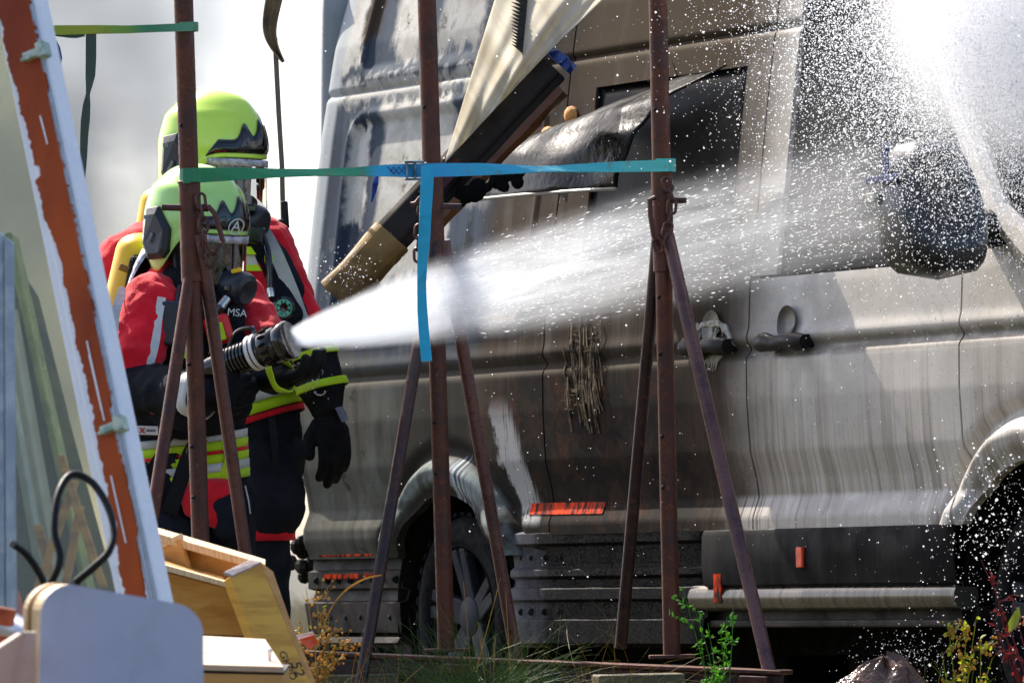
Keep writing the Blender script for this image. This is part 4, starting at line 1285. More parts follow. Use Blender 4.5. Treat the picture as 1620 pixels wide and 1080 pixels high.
def helmet(root, c, f, M_h, sc_=1.0, roll=0, badge=None, tilt=0):
    f = Vector(f).normalized()
    r = f.cross(Vector((0, 0, 1))).normalized()
    u = r.cross(f).normalized()
    if tilt: 
        q = Matrix.Rotation(tilt, 3, f); r = q @ r; u = q @ u
    c = Vector(c)
    A, B, H = .156*sc_, .130*sc_, .158*sc_
    def rim(th):       # height of the lower edge, by azimuth from the front
        a = abs(th)
        side = math.exp(-((a-1.75)/.42)**2)
        return (-.030-.125*side-.075*float(sst(1.9, 2.6, np.array(a))))*sc_
    def sp(th, v, off=0.0):
        ct, st = math.cos(th), math.sin(th)
        if v < .62:
            ph = math.pi/2*(1-v/.62)
            cr, z = math.cos(ph)**1.0, math.sin(ph)*H
        else:
            k = (v-.62)/.38
            cr, z = 1-.03*k*k, rim(th)*k
        x, y = A*ct*cr, B*st*cr
        # raised crest and shoulder edge
        cre = .010*math.exp(-(y/.030)**2)*float(sst(.06, .3, np.array(v)))*(1 if v < .62 else max(0, 1-(v-.62)*4))
        cre += .006*math.exp(-((v-.40)/.05)**2)*float(sst(.25, .6, np.array(abs(st))))
        cre += .010*float(sst(.80, .92, np.array(v)))*math.exp(-(th/1.0)**2)
        n = Vector((x/A**2, y/B**2, z/H**2)); n.normalize()
        p = Vector((x, y, z))+n*(cre+off)
        return c+f*p.x+r*p.y+u*p.z
    mb = MB()
    mb.grid(lambda a, v: sp((a-.5)*2*math.pi, max(v, .004)), 72, 34)
    hel = mb.build('helmet', M_h, root, smooth=True, solid=.004)
    # black crest plate on the brow
    def plate(a, b):
        th = (a-.5)*2*1.18
        sp_ = .5+.5*math.cos(th*2.66)
        top = .60-.15*math.exp(-(abs(th)/.16)**2)-.12*math.exp(-((abs(th)-.42)/.12)**2)-.02
        v = top+(.845-top)*b if abs(th) < 1.0 else .845-(.845-top)*(1-b)*max(0, (1.18-abs(th))/.18)
        return sp(th, v, .006+.004*math.sin(math.pi*b))
    MB().grid(plate, 44, 8).build('brow_plate', M_gloss, hel, smooth=True, solid=.003)
    # ear module on each side
    for sgn in (1, -1):
        poly = [(-.060, .030), (-.005, .040), (.045, -.020), (.045, -.085), (.030, -.105), (-.030, -.115), (-.066, -.07)]
        # polygon in (forward, up), projected to the shell side
        o = c-f*.045*sc_
        def side(p, off):
            x = p[0]*sc_-.022*sc_; z = p[1]*sc_-.008
            e = max(0, 1-(x/A)**2-(max(0, z)/H)**2)
            return c+f*x+u*z+r*(sgn*(B*math.sqrt(e)+off))
        n = len(poly)
        vs = [side(p, -.01) for p in poly]+[side(p, .014) for p in poly]+[side((p[0]*.75-.002, p[1]*.75-.012), .022) for p in poly]
        fs = [(i, (i+1) % n, n+(i+1) % n, n+i) for i in range(n)]+[(n+i, n+(i+1) % n, 2*n+(i+1) % n, 2*n+i) for i in range(n)]+[tuple(range(2*n, 3*n))]
        MB().add(vs, fs).build('ear_module', M_slate, hel, bevel=.002)
        ca = side((-.016, -.052), .0235)
        mg_ = mat('grey_print', lin(120, 126, 136), None, 30, .5)
        MB().box(ca, (.010, .004, .030), Matrix((f, r, u)).transposed() @ Matrix.Rotation(.5, 3, 'Y')).build('ear_clip', mg_, hel)
        MB().box(side((-.03, .005), .018), (.04, .004, .012), Matrix((f, r, u)).transposed()).build('ear_clip', mg_, hel)
    # neck guard of silver foil
    def neck(a, b):
        th = math.pi+(a-.5)*2*1.05
        p = sp(th, 1.0, -.004)
        out = f*math.cos(th)+r*math.sin(th)
        return p-u*.095*b*(1+.2*math.cos(th-math.pi))+out*(.050*b+.008*math.sin(b*3+a*9))
    MB().grid(neck, 22, 6).build('neck_guard', M_foilm, hel, smooth=True, solid=.003)
    # visor swung down in front of the mask
    def vis(a, b):
        th = (a-.5)*2*1.15
        x, y = (A*1.02)*math.cos(th), (B*1.06)*math.sin(th)
        return c+f*(x+.010*b)+r*y+u*(-.034*sc_-.150*sc_*b*(1-.30*(abs(th)/1.15)**2))
    MB().grid(vis, 28, 8).build('visor', M_visor, hel, smooth=True)
    def vrim(a, b):
        th = (a-.5)*2*1.1
        return c+f*(A*1.05*math.cos(th))+r*(B*1.09*math.sin(th))+u*(-.036*sc_-.020*b)
    MB().grid(vrim, 28, 2).build('visor_rim', mat('clear_rim', lin(200, 196, 200), lin(150, 146, 156), 40, .15, spec=.8), hel, smooth=True, solid=.003)
    if badge:
        th = badge
        p = sp(th, .70, .013); px_ = (sp(th+.05, .70, .013)-sp(th-.05, .70, .013)).normalized()
        py_ = (sp(th, .66, .013)-sp(th, .74, .013)).normalized()
        nz = px_.cross(py_).normalized()
        if nz.dot(p-c) < 0: px_ = -px_; nz = -nz
        n = 26
        vs = [p+(px_*math.cos(k*2*math.pi/n)+py_*math.sin(k*2*math.pi/n))*rr+nz*.002 for rr in (.0255, .0222) for k in range(n)]
        MB().add(vs, [(i, (i+1) % n, n+(i+1) % n, n+i) for i in range(n)]).build('badge_ring', M_label, hel, solid=.001)
        text_on('A', p+nz*.002, px_, py_, .045, M_label, hel, depth=.001)
    return hel, (f, r, u)

def face(root, c, f, r, u):
    """head with nose, brow, ears, eyes and mouth under the mask"""
    rot = Matrix((f, r, u)).transposed()
    prims = [('ell', c, (.098, .078, .118), rot), ('ell', c-u*.075+f*.035, (.060, .052, .055), rot),
             ('cap', c+f*.088+u*.012, c+f*.112-u*.030, .012, .017), ('cap', c+f*.082+u*.035-r*.04, c+f*.082+u*.035+r*.04, .014, .014),
             ('cap', c+f*.088-u*.066-r*.02, c+f*.088-u*.066+r*.02, .011, .011),
             ('ell', c+r*.078-f*.005, (.022, .010, .033), rot), ('ell', c-r*.078-f*.005, (.022, .010, .033), rot)]
    return prims
def eyes(root, c, f, r, u):
    for s in (-1, 1):
        e = MB().ball(c+f*.083+u*.012+r*.033*s, .013, 10, 8).build('eye', M_label, root, smooth=True)
        MB().ball(c+f*.0935+u*.012+r*.033*s, .005, 8, 6).build('iris', M_gloss, e, smooth=True)

def band(name, p0, p1, r0, r1, t0, t1, m, parent, grow=.004, n=28, a0=0, a1=2*math.pi, up=None):
    """tape round (or partly round) a tapered limb"""
    p0, p1 = Vector(p0), Vector(p1)
    ax = (p1-p0); L = ax.length; ax /= L
    u = ax.orthogonal().normalized() if up is None else (Vector(up)-ax*Vector(up).dot(ax)).normalized()
    w = ax.cross(u)
    def fn(a, b):
        t = t0+(t1-t0)*b
        r = r0+(r1-r0)*t+grow
        th = a0+(a1-a0)*a
        r += .003*math.sin(th*5+t*9)
        return p0+ax*L*t+(u*math.cos(th)+w*math.sin(th))*r
    return MB().grid(fn, n, 3).build(name, m, parent, smooth=True, solid=.003)

def hoop(name, c, rx, ry, h, m, parent, yaw=0, tilt=(0, 0), a0=0, a1=2*math.pi, n=48, wob=.004):
    q = Matrix.Rotation(yaw, 3, 'Z') @ Matrix.Rotation(tilt[0], 3, 'X') @ Matrix.Rotation(tilt[1], 3, 'Y')
    def fn(a, b):
        th = a0+(a1-a0)*a
        k = 1+wob*8*mnoise.noise(Vector((math.cos(th)*2, math.sin(th)*2, b*.3)))
        return Vector(c)+q @ Vector((rx*math.cos(th)*k, ry*math.sin(th)*k, h*(b-.5)))
    return MB().grid(fn, n, 2).build(name, m, parent, smooth=True, solid=.003)

def hand(root, w, d, n, curl, m=M_glove, k=1.0, thumb_in=.5, spread=.0, name='glove', extra=()):
    """gloved hand: wrist w, direction d, palm faces n; curl = bend per finger joint in radians"""
    w, d, n = Vector(w), Vector(d).normalized(), Vector(n)
    n = (n-d*n.dot(d)).normalized(); s = d.cross(n).normalized()
    prims = [('cap', w-d*.01, w+d*.045*k, .036*k, .038*k), ('ell', w+d*.058*k, (.050*k, .046*k, .028*k), Matrix((d, s, n)).transposed())]
    for i in range(4):
        b = w+d*(.092-.006*abs(i-1.4))*k+s*(-.034+.0225*i)*k
        ang = curl*.7
        dirv = (d+s*spread*(i-1.5)).normalized()
        ln = (.043, .050, .046, .036)[i]*k
        prims.append(('cap', b-d*.03*k, b, .0155*k, .0150*k))
        p = b
        for j, q in enumerate((1.0, .72, .58)):
            dv = dirv*math.cos(ang)+n*math.sin(ang)
            e = p+dv*ln*q
            prims.append(('cap', p, e, (.0150-.0008*j)*k, (.0142-.0010*j)*k))
            p = e; ang += curl
    tb = w+d*.030*k-s*.036*k+n*.008*k
    td = (d*.75-s*.55+n*.35).normalized()
    e = tb+td*.042*k
    td2 = (d*.85-s*.10+n*thumb_in).normalized()
    prims += [('cap', tb, e, .0185*k, .0170*k), ('cap', e, e+td2*.046*k, .0170*k, .0145*k)]
    return blob(name, prims+list(extra), m, root, voxel=.0045, it=3)

# ---------------- first firefighter (with the nozzle)
D1f = 19.85
q = lambda x, y, d=0.0: P(x, y, D1f+d)
f1 = Vector((.80, -.60, -.13)).normalized()
hc = q(309, 347, 0)
r1 = f1.cross(Vector((0, 0, 1))).normalized(); u1 = r1.cross(f1).normalized()
fc = hc-u1*.075+f1*.012
g0 = q(300, 700, .05)
person1 = blob('person', face(None, fc, f1, r1, u1)+[('cap', fc-u1*.09, q(298, 470, .04), .062, .075), ('ell', q(298, 530, .06), (.15, .11, .18)), ('cap', q(298, 560, .06), q(300, 720, .06), .13, .13)],
               M_skin, None, .008, 3, org=(g0.x, g0.y, 0), label='firefighter in red jacket and lime helmet with letter A aiming the water nozzle', cat='person')
eyes(person1, fc, f1, r1, u1)
helmet(person1, hc, f1, M_hel1, 1.0, badge=.16, tilt=.0)
blob('hair', [('ell', fc-f1*.02+u1*.02, (.098, .084, .110))], M_hair, person1, .012, 2)
# jacket
blob('jacket', [('cap', q(246, 484, -.08), q(372, 482, .17), .085, .085), ('ell', q(300, 540, .06), (.185, .15, .20)), ('cap', q(298, 560, .06), q(300, 742, .06), .158, .168), ('cap', q(298, 432, .04), q(298, 480, .05), .082, .10)],
     M_navy, person1, .010, 4, .022, .07)
blob('collar', [('cap', q(290, 428, .03), q(318, 438, -.0), .080, .078), ('cap', q(262, 446, -.03), q(300, 450, .03), .062, .07)], M_redc, person1, .009, 3, .01, .04)
sR0, sR1 = q(238, 482, -.12), q(212, 570, -.20)
blob('sleeve', [('cap', q(252, 474, -.07), sR0, .080, .088), ('cap', sR0, sR1, .086, .078), ('ell', q(214, 560, -.20), (.080, .08, .055))], M_redc, person1, .0085, 3, .026, .055)
eR, wR = q(208, 610, -.20), q(318, 624, -.42)
blob('forearm', [('cap', q(210, 590, -.20), eR, .070, .078), ('cap', eR, wR, .078, .060), ('cap', q(215, 640, -.16), q(300, 652, -.30), .06, .05)], M_navy, person1, .009, 4, .022, .06)
wd_ = (wR-eR).normalized()
band('cuff_band', eR, wR, .078, .062, .90, 1.04, M_ret, person1, .006)
hand(person1, wR+wd_*.03, Vector((.8, .25, .1)), Vector((.05, .95, .25)), .62, thumb_in=.6)
sL0, sL1 = q(384, 482, .16), q(424, 545, .02)
blob('sleeve', [('cap', q(362, 476, .15), sL0, .076, .080), ('cap', sL0, sL1, .078, .068)], M_redc, person1, .0085, 3, .024, .055)
wL = q(440, 594, -.30)
blob('forearm', [('cap', sL1, q(428, 588, -.10), .066, .060), ('cap', q(428, 588, -.10), wL, .058, .050)], M_navy, person1, .009, 3, .018, .05)
hand(person1, wL-Vector((.035, 0, .005)), Vector((.75, -.35, -.05)), Vector((-.15, .1, .98)), .55, thumb_in=.3, k=1.05)
band('cuff_edge', q(418, 604, -.33), q(470, 582, -.40), .050, .046, .45, .60, M_lime, person1, .004)
# silver strips on the sleeves
def strip(name, pts, w, m, parent, lift=.0, th=.003):
    pts = catmull([Vector(p) for p in pts], 5)
    ws = []
    for i in range(len(pts)):
        tg = (pts[min(i+1, len(pts)-1)]-pts[max(i-1, 0)]).normalized()
        ws.append(tg.cross(F_).normalized()*w/2)
    return MB().ribbon(pts, ws, th).build(name, m, parent, smooth=False)
strip('reflective_strip', [q(256, 470, -.20), q(250, 505, -.22), q(246, 540, -.245), q(237, 575, -.265), q(230, 588, -.26)], .024, M_ret, person1)
strip('reflective_strip', [q(196, 455, -.13), q(184, 490, -.20), q(180, 530, -.22), q(182, 566, -.23)], .026, M_ret, person1)
strip('reflective_strip', [q(392, 505, .05), q(412, 530, -.015), q(428, 548, -.06), q(436, 556, -.06)], .042, M_ret, person1)
strip('grey_piping', [q(246, 434, -.10), q(262, 452, -.14), q(268, 480, -.15), q(266, 520, -.17), q(262, 550, -.16)], .007, M_ret, person1)
# harness
strip('harness_strap', [q(258, 432, -.08), q(276, 452, -.12), q(282, 490, -.13), q(280, 550, -.14), q(282, 640, -.14)], .062, M_strapb, person1, th=.012)
strip('harness_strap', [q(332, 440, -.08), q(352, 470, -.10), q(362, 520, -.12), q(366, 570, -.12)], .055, M_strapb, person1, th=.012)
MB().box(q(271, 512, -.185), (.075, .05, .13), Matrix.Rotation(.10, 3, 'Y')).build('radio', M_slate, person1, bevel=.012, seg=3)
MB().tube([q(279, 478, -.18), q(284, 452, -.16)], .006, 8).build('radio_aerial', M_gloss, person1)
MB().box(q(346, 522, -.175), (.075, .05, .085), Matrix.Rotation(-.25, 3, 'Y')).build('red_pouch', M_redplain, person1, bevel=.015, seg=3)
MB().box(q(350, 524, -.203), (.018, .006, .05), Matrix.Rotation(-.25, 3, 'Y')).box(q(293, 522, -.19), (.014, .008, .16), Matrix.Rotation(.05, 3, 'Y')).build('lime_tab', M_lime, person1, bevel=.002)
MB().slab([q(364, 484, -.155), q(382, 484, -.15), q(384, 506, -.15), (q(367, 508, -.155))], .004).build('chest_label', M_strapb, person1)
text_on('MSA', q(375, 495, -.160), Vector((.93, .2, -.1)), Vector((.1, 0, 1)), .030, M_label, person1)
text_on('S', q(305, 618, -.47), Vector((0, 0, 1)), Vector((-1, .2, 0)), .040, M_label, person1)
strip('lime_piping', [q(238, 578, -.285), q(240, 590, -.29), q(237, 620, -.29), q(235, 648, -.285)], .012, M_lime, person1)
MB().ball(q(243, 652, -.285), (.010, .006, .006)).build('red_toggle', M_redplain, person1)
# mask with regulator
mk = fc+f1*.085-u1*.045
rot1 = Matrix((f1, r1, u1)).transposed()
def lens(a, b):
    th = (a-.5)*2*1.25
    return fc+f1*(.118*math.cos(th)*(1-.08*(b-.4)**2))+r1*(.094*math.sin(th)*(1-.12*b))+u1*(.075-.150*b)
mkob = MB().grid(lens, 22, 8).build('mask', M_visor, person1, smooth=True)
pts = [fc+f1*(.118*math.cos(t_))+r1*(.098*math.sin(t_)*(.9))+u1*(-.080-.012*math.cos(t_)) for t_ in [(-1.35+2.7*k/12) for k in range(13)]]
MB().tube(pts, .015, 10).build('mask_rim', M_slate, mkob, smooth=True)
pts = [fc+f1*(.110*math.cos(t_)-.012)+r1*(.096*math.sin(t_))+u1*(.078) for t_ in [(-1.35+2.7*k/12) for k in range(13)]]
MB().tube(pts, .010, 8).build('mask_rim', M_slate, mkob, smooth=True)
for s in (-1, 1):
    MB().tube([fc+f1*.012+r1*.096*s+u1*.078, fc+f1*.0+r1*.098*s, fc+f1*.014+r1*.092*s-u1*.082], .012, 8).build('mask_rim', M_slate, mkob, smooth=True)
rc = q(376, 455, -.12)
rax = (f1-u1*.25).normalized()
MB().lathe([(.030, -.06), (.040, -.045), (.046, -.02), (.050, .0), (.052, .018), (.048, .032), (.034, .040), (.030, .037), (.001, .037)], rc, rax, 28).build('regulator', M_slate, mkob, smooth=True)
for k in range(5):
    a = 2*math.pi*k/5
    MB().box(rc+rax*.006+(r1*math.cos(a)+u1*math.sin(a))*.050, (.02, .02, .02), rot1).build('regulator_rib', M_gloss, mkob, bevel=.005)
MB().tube([fc+f1*.09-u1*.082, rc-rax*.05], [.05, .034], 16).build('mask_nose_cup', M_slate, mkob, smooth=True)
MB().box(q(374, 428, -.20), (.030, .012, .012), Matrix.Rotation(-.2, 3, 'Y')).build('yellow_tag', M_ytank, mkob, bevel=.003)
MB().tube(catmull([q(358, 474, -.16), q(350, 482, -.18), q(346, 496, -.18), q(345, 520, -.17), q(335, 560, -.14)], 5), .011, 10).build('air_hose', M_gloss, person1, smooth=True)
MB().tube([q(359, 472, -.165), q(348, 486, -.182)], .0135, 12).build('hose_ferrule', mat('chrome', lin(190, 190, 186), None, 20, .25, metal=.9), person1, smooth=True)
# cylinder on the back
def tank(root, a, b, r):
    a, b = Vector(a), Vector(b)
    L = (a-b).length
    prof = [(.001, -r*.75)]+[(r*math.sin(t_), -r*.75*math.cos(t_)) for t_ in [math.pi/2*k/6 for k in range(1, 7)]]+[(r, L*.5), (r*1.004, L*.52), (r, L)]+[(r*math.cos(t_), L+r*.6*math.sin(t_)) for t_ in [math.pi/2*k/6 for k in range(1, 6)]]+[(.001, L+r*.6)]
    tk = MB().lathe(prof, a, b-a, 28).build('air_cylinder', M_ytank, root, smooth=True)
    ax_ = (b-a).normalized()
    MB().lathe([(r+.001, L*.62), (r+.006, L*.62), (r+.006, L*.62+.045), (r+.001, L*.62+.045)], a, ax_, 28).build('cylinder_strap', M_strapb, tk, smooth=True)
tank(person1, q(226, 402, .16), q(190, 560, .16), .080)
MB().box(q(214, 520, .10), (.10, .10, .42), Matrix.Rotation(.2, 3, 'Y')).build('back_plate', M_strapb, person1, bevel=.02, seg=3)
MB().box(q(196, 424, .04), (.028, .03, .02), Matrix.Rotation(.4, 3, 'Y')).build('cylinder_buckle', mat('brass_brown', lin(140, 104, 20), None, 20, .5), person1, bevel=.004)
strip('reflective_strip', [q(213, 452, .02), q(196, 480, .03), q(186, 510, .03)], .02, M_ret, person1)
# hi-vis skirt of the jacket
cw = q(296, 700, .06)
for dy, h, m, rx in ((694, .024, M_ret, .178), (708, .026, M_lime, .180), (718, .010, M_redc, .181), (728, .026, M_lime, .183), (742, .026, M_ret, .186), (756, .026, M_lime, .188)):
    p_ = q(296, dy, .06)
    hoop('hem_band', p_, rx, .165, h*.96, m, person1, yaw=-.6, tilt=(.10, -.05))
MB().slab([q(216, 673, -.26), q(250, 674, -.262), q(250, 688, -.262), q(217, 687, -.26)], .004).build('name_label', M_label, person1)
MB().slab([q(220, 676, -.262), q(224, 677, -.262), q(230, 685, -.263), q(227, 685, -.263)], .001, -F_).slab([q(228, 676, -.262), q(230, 677, -.262), q(222, 685, -.263), q(220, 684, -.263)], .001, -F_).build('label_mark', M_redplain, person1)
mb = MB()
for k in range(6): mb.slab([q(232+k*2.4, 679, -.263), q(233.4+k*2.4, 679, -.263), q(233.4+k*2.4, 682.5, -.263), q(232+k*2.4, 682.5, -.263)], .001, -F_)
mb.build('label_print', M_slate, person1)
blob('jacket_pocket', [('cap', q(206, 660, -.16), q(268, 668, -.20), .05, .05), ('cap', q(286, 668, -.16), q(340, 662, -.12), .05, .05), ('cap', q(290, 640, -.2), q(372, 640, -.15), .055, .05)], M_navy, person1, .010, 3, .012, .05)
strip('hanging_strap', [q(270, 690, -.16), q(250, 720, -.165), q(232, 750, -.16)], .02, M_strapb, person1)
strip('hanging_strap', [q(318, 690, -.16), q(300, 720, -.17), q(275, 790, -.15), q(268, 812, -.14)], .045, M_strapb, person1)
mb = MB().tube([q(309+14*math.cos(a), 714-16*math.sin(a), -.17) for a in [2*math.pi*k/20 for k in range(21)]], .004, 6)
mb.build('snap_ring', M_gloss, person1, smooth=True)
strip('hem_patch', [q(356, 694, -.08), q(366, 720, -.09), q(360, 745, -.09), q(352, 756, -.09)], .036, M_lime, person1)
blob('leg_pouch', [('cap', q(308, 785, -.12), q(350, 780, -.12), .045, .045), ('cap', q(310, 800, -.12), q(346, 815, -.12), .04, .04)], M_redc, person1, .009, 3, .012, .04)
blob('thigh_bag', [('cap', q(352, 792, -.12), q(360, 832, -.11), .05, .045), ('cap', q(372, 800, -.08), q(372, 850, -.07), .05, .045)], M_navy, person1, .009, 3, .012, .05)
strip('bag_piping', [q(388, 768, -.10), q(393, 790, -.11), q(396, 812, -.11)], .004, M_ret, person1)
# trousers and boots
def zfoot(x, d, D): 
    p = P(x, 1100, D+d); return Vector((p.x, p.y, 0))
fa, fb = zfoot(262, -.10, D1f), zfoot(352, .16, D1f)
blob('trousers', [('ell', q(298, 755, .06), (.175, .15, .14)), ('cap', q(256, 775, .0), q(262, 940, -.12), .110, .092), ('cap', q(262, 940, -.12), fa+Vector((0, 0, .16)), .090, .085),
                  ('cap', q(344, 775, .12), q(352, 940, .04), .110, .092), ('cap', q(352, 940, .04), fb+Vector((0, 0, .16)), .090, .085)], M_trou, person1, .011, 4, .028, .09)
for p_ in (fa, fb):
    blob('boot', [('cap', p_+Vector((0, 0, .30)), p_+Vector((0, 0, .07)), .062, .056), ('cap', p_+Vector((-.02, 0, .05)), p_+Vector((.15, -.09, .045)), .05, .044), ('cap', p_+Vector((-.04, .02, .03)), p_+Vector((.15, -.09, .028)), .03, .028)], M_rubber, person1, .008, 3)

# ---------------- second firefighter (behind)
D2f = 20.55
q2_ = lambda x, y, d=0.0: P(x, y, D2f+d)
f2 = Vector((.86, -.50, -.06)).normalized()
hc2 = q2_(335, 232)
r2 = f2.cross(Vector((0, 0, 1))).normalized(); u2 = r2.cross(f2).normalized()
fc2 = hc2-u2*.080+f2*.012
g0 = q2_(380, 700, .1)
person2 = blob('person', face(None, fc2, f2, r2, u2)+[('cap', fc2-u2*.09, q2_(330, 380, .06), .062, .075), ('ell', q2_(350, 480, .10), (.16, .12, .22)), ('cap', q2_(370, 520, .10), q2_(395, 690, .10), .13, .13)],
               M_skin, None, .008, 3, org=(g0.x, g0.y, 0), label='firefighter standing behind the nozzle holder, one gloved hand hanging down at the van', cat='person')
eyes(person2, fc2, f2, r2, u2)
helmet(person2, hc2, f2, M_hel2, 1.06)
blob('hair', [('ell', fc2-f2*.02+u2*.02, (.098, .084, .110))], M_hair, person2, .012, 2)
blob('jacket', [('cap', q2_(215, 410, -.0), q2_(415, 400, .22), .095, .09), ('ell', q2_(350, 490, .10), (.24, .17, .26)), ('cap', q2_(360, 520, .10), q2_(392, 690, .10), .18, .165), ('cap', q2_(330, 345, .05), q2_(330, 400, .08), .085, .11), ('ell', q2_(428, 460, .02), (.10, .10, .20), Matrix.Rotation(-.35, 3, 'Y'))],
     M_navy, person2, .011, 4, .022, .07)
blob('sleeve', [('cap', q2_(240, 392, .02), q2_(200, 415, -.05), .085, .09), ('cap', q2_(200, 415, -.05), q2_(182, 520, -.12), .085, .075)], M_redc, person2, .009, 3, .024, .055)
aL0, aL1 = q2_(420, 385, .10), q2_(474, 495, .02)
blob('sleeve', [('cap', q2_(395, 372, .12), aL0, .070, .082), ('cap', aL0, aL1, .080, .062), ('cap', aL1, q2_(496, 560, -.02), .060, .055)], M_redc, person2, .0085, 3, .022, .05)
strip('reflective_strip', [q2_(412, 358, -.05), q2_(431, 390, -.085), q2_(447, 425, -.095), q2_(462, 462, -.10), q2_(473, 492, -.10), q2_(482, 516, -.10)], .040, M_ret, person2)
blob('chest_panel', [('cap', q2_(412, 405, -.02), q2_(448, 500, -.06), .062, .075)], M_navy, person2, .009, 3, .012, .05)
blob('red_chest', [('cap', q2_(398, 440, -.06), q2_(408, 480, -.08), .055, .055)], M_redc, person2, .009, 3, .012, .04)
MB().slab([q2_(382, 392, -.14), q2_(398, 392, -.145), q2_(412, 428, -.16), q2_(386, 428, -.155)], .004).build('chest_tape', M_ret, person2)
for (a_, b_) in ((390, 402), (415, 428)):
    MB().slab([q2_(381+(a_-390)*.1, a_, -.147), q2_(397+(a_-390)*.35, a_, -.152), q2_(401+(b_-390)*.35, b_, -.166), q2_(383+(b_-390)*.1, b_, -.160)], .004).build('lime_tape', M_lime, person2)
# gauge, hoses
gc = q2_(449, 487, -.155)
MB().lathe([(.034, .02), (.034, -.008), (.028, -.014), (.001, -.012)], gc, F_, 24).build('gauge', M_gloss, person2, smooth=True)
mb = MB()
for k in range(8):
    a = k*math.pi/4
    mb.ball(gc-F_*.014+R_*.016*math.cos(a)+U_*.020*math.sin(a), (.0052, .002, .0062), 8, 5)
mb.lathe([(.022, .0), (.026, -.001), (.026, -.003), (.022, -.003)], gc-F_*.0125, F_, 24, caps=False)
mb.build('gauge_face', mat('mint_print', lin(110, 200, 170), lin(80, 170, 150), 30, .5), person2)
MB().tube(catmull([q2_(416, 372, -.10), q2_(424, 400, -.13), q2_(426, 440, -.15), q2_(428, 470, -.16)], 5), .010, 10).build('air_hose', M_gloss, person2, smooth=True)
MB().tube([q2_(427, 456, -.155), q2_(429, 470, -.16)], .012, 10).build('hose_ferrule', M_foilm, person2, smooth=True)
blob('lime_patch', [('ell', q2_(425, 409, -.12), (.014, .01, .024))], M_lime, person2, .005, 2)
# mask
def lens2(a, b):
    th = (a-.5)*2*1.25
    return fc2+f2*(.118*math.cos(th))+r2*(.094*math.sin(th)*(1-.12*b))+u2*(.075-.150*b)
mk2 = MB().grid(lens2, 22, 8).build('mask', M_visor, person2, smooth=True)
pts = [fc2+f2*(.118*math.cos(t_))+r2*(.09*math.sin(t_))+u2*(-.080-.012*math.cos(t_)) for t_ in [(-1.35+2.7*k/12) for k in range(13)]]
MB().tube(pts, .016, 10).build('mask_rim', M_slate, mk2, smooth=True)
for s in (-1, 1):
    MB().tube([fc2+f2*.012+r2*.096*s+u2*.078, fc2+f2*.0+r2*.098*s, fc2+f2*.014+r2*.092*s-u2*.082], .013, 8).build('mask_rim', M_slate, mk2, smooth=True)
rc2 = q2_(398, 352, -.10)
rx2 = (f2-u2*.35).normalized()
MB().lathe([(.030, -.07), (.044, -.045), (.050, -.02), (.056, .0), (.056, .02), (.050, .034), (.034, .042), (.001, .040)], rc2, rx2, 26).build('regulator', M_slate, mk2, smooth=True)
MB().tube([fc2+f2*.09-u2*.082, rc2-rx2*.05], [.055, .036], 16).build('mask_nose_cup', M_slate, mk2, smooth=True)
MB().box(q2_(405, 372, -.17), (.05, .03, .05), Matrix.Rotation(.2, 3, 'Y')).build('regulator_rib', M_gloss, mk2, bevel=.006)
MB().box(q2_(392, 330, -.16), (.05, .03, .025)).build('regulator_rib', M_gloss, mk2, bevel=.006)
tank(person2, q2_(256, 322, .22), q2_(232, 470, .22), .066)
# arm with gauntlet and hanging glove
w2 = q2_(520, 650, -.10)
gtop = q2_(499, 566, -.08)
blob('gauntlet', [('cap', gtop, q2_(508, 610, -.09), .066, .072), ('cap', q2_(508, 610, -.09), q2_(517, 645, -.10), .070, .050)], M_glove, person2, .008, 3, .012, .05)
band('gauntlet_edge', gtop-(w2-gtop)*.12, w2, .064, .066, .0, .10, M_lime, person2, .006)
band('gauntlet_band', gtop, w2+Vector((.0, 0, 0)), .070, .070, .46, .60, M_lime, person2, .007)
MB().tube([q2_(506+9*math.cos(a), 618-7*math.sin(a), -.175) for a in [math.pi+math.pi*k/10 for k in range(11)]], .0028, 6).build('gauntlet_ring', M_foilm, person2, smooth=True)
hand(person2, w2, Vector((.16, -.05, -1)), Vector((-.5, .82, 0)), .34, k=1.12, thumb_in=.1, spread=.02)
MB().slab([q2_(530, 645, -.155), q2_(542, 642, -.150), q2_(552, 664, -.145), q2_(541, 668, -.152)], .004, -F_).build('glove_patch', mat('grey_patch', lin(120, 124, 140), lin(84, 88, 104), 60, .6), person2)
# hem and legs
cw2 = q2_(402, 640, .10)
for dy, h, m in ((606, .012, M_redc), (622, .034, M_lime), (640, .034, M_ret), (658, .034, M_lime), (674, .018, M_redc)):
    hoop('hem_band', q2_(386+(dy-606)*.06, dy, .10), .186, .165, h, m, person2, yaw=-.5, tilt=(.1, -.30))
ga, gb = zfoot(424, -.05, D2f), zfoot(360, .25, D2f)
blob('trousers', [('ell', q2_(396, 720, .10), (.170, .15, .15)), ('cap', q2_(412, 740, .02), q2_(424, 800, -.02), .120, .112), ('cap', q2_(424, 800, -.02), q2_(422, 832, -.02), .105, .078), ('cap', q2_(422, 832, -.02), q2_(424, 990, -.04), .068, .066),
                  ('cap', q2_(424, 990, -.04), ga+Vector((0, 0, .12)), .064, .06), ('cap', q2_(360, 740, .16), q2_(358, 850, .14), .118, .095), ('cap', q2_(358, 850, .14), gb+Vector((0, 0, .15)), .085, .07)], M_trou, person2, .010, 4, .026, .09)
strip('hanging_strap', [q2_(430, 660, -.08), q2_(434, 700, -.10), q2_(437, 740, -.10), q2_(434, 764, -.09)], .02, M_strapb, person2)
band('knee_band', q2_(422, 828, -.02), q2_(422, 862, -.02), .074, .070, .15, .75, M_redc, person2, .012)
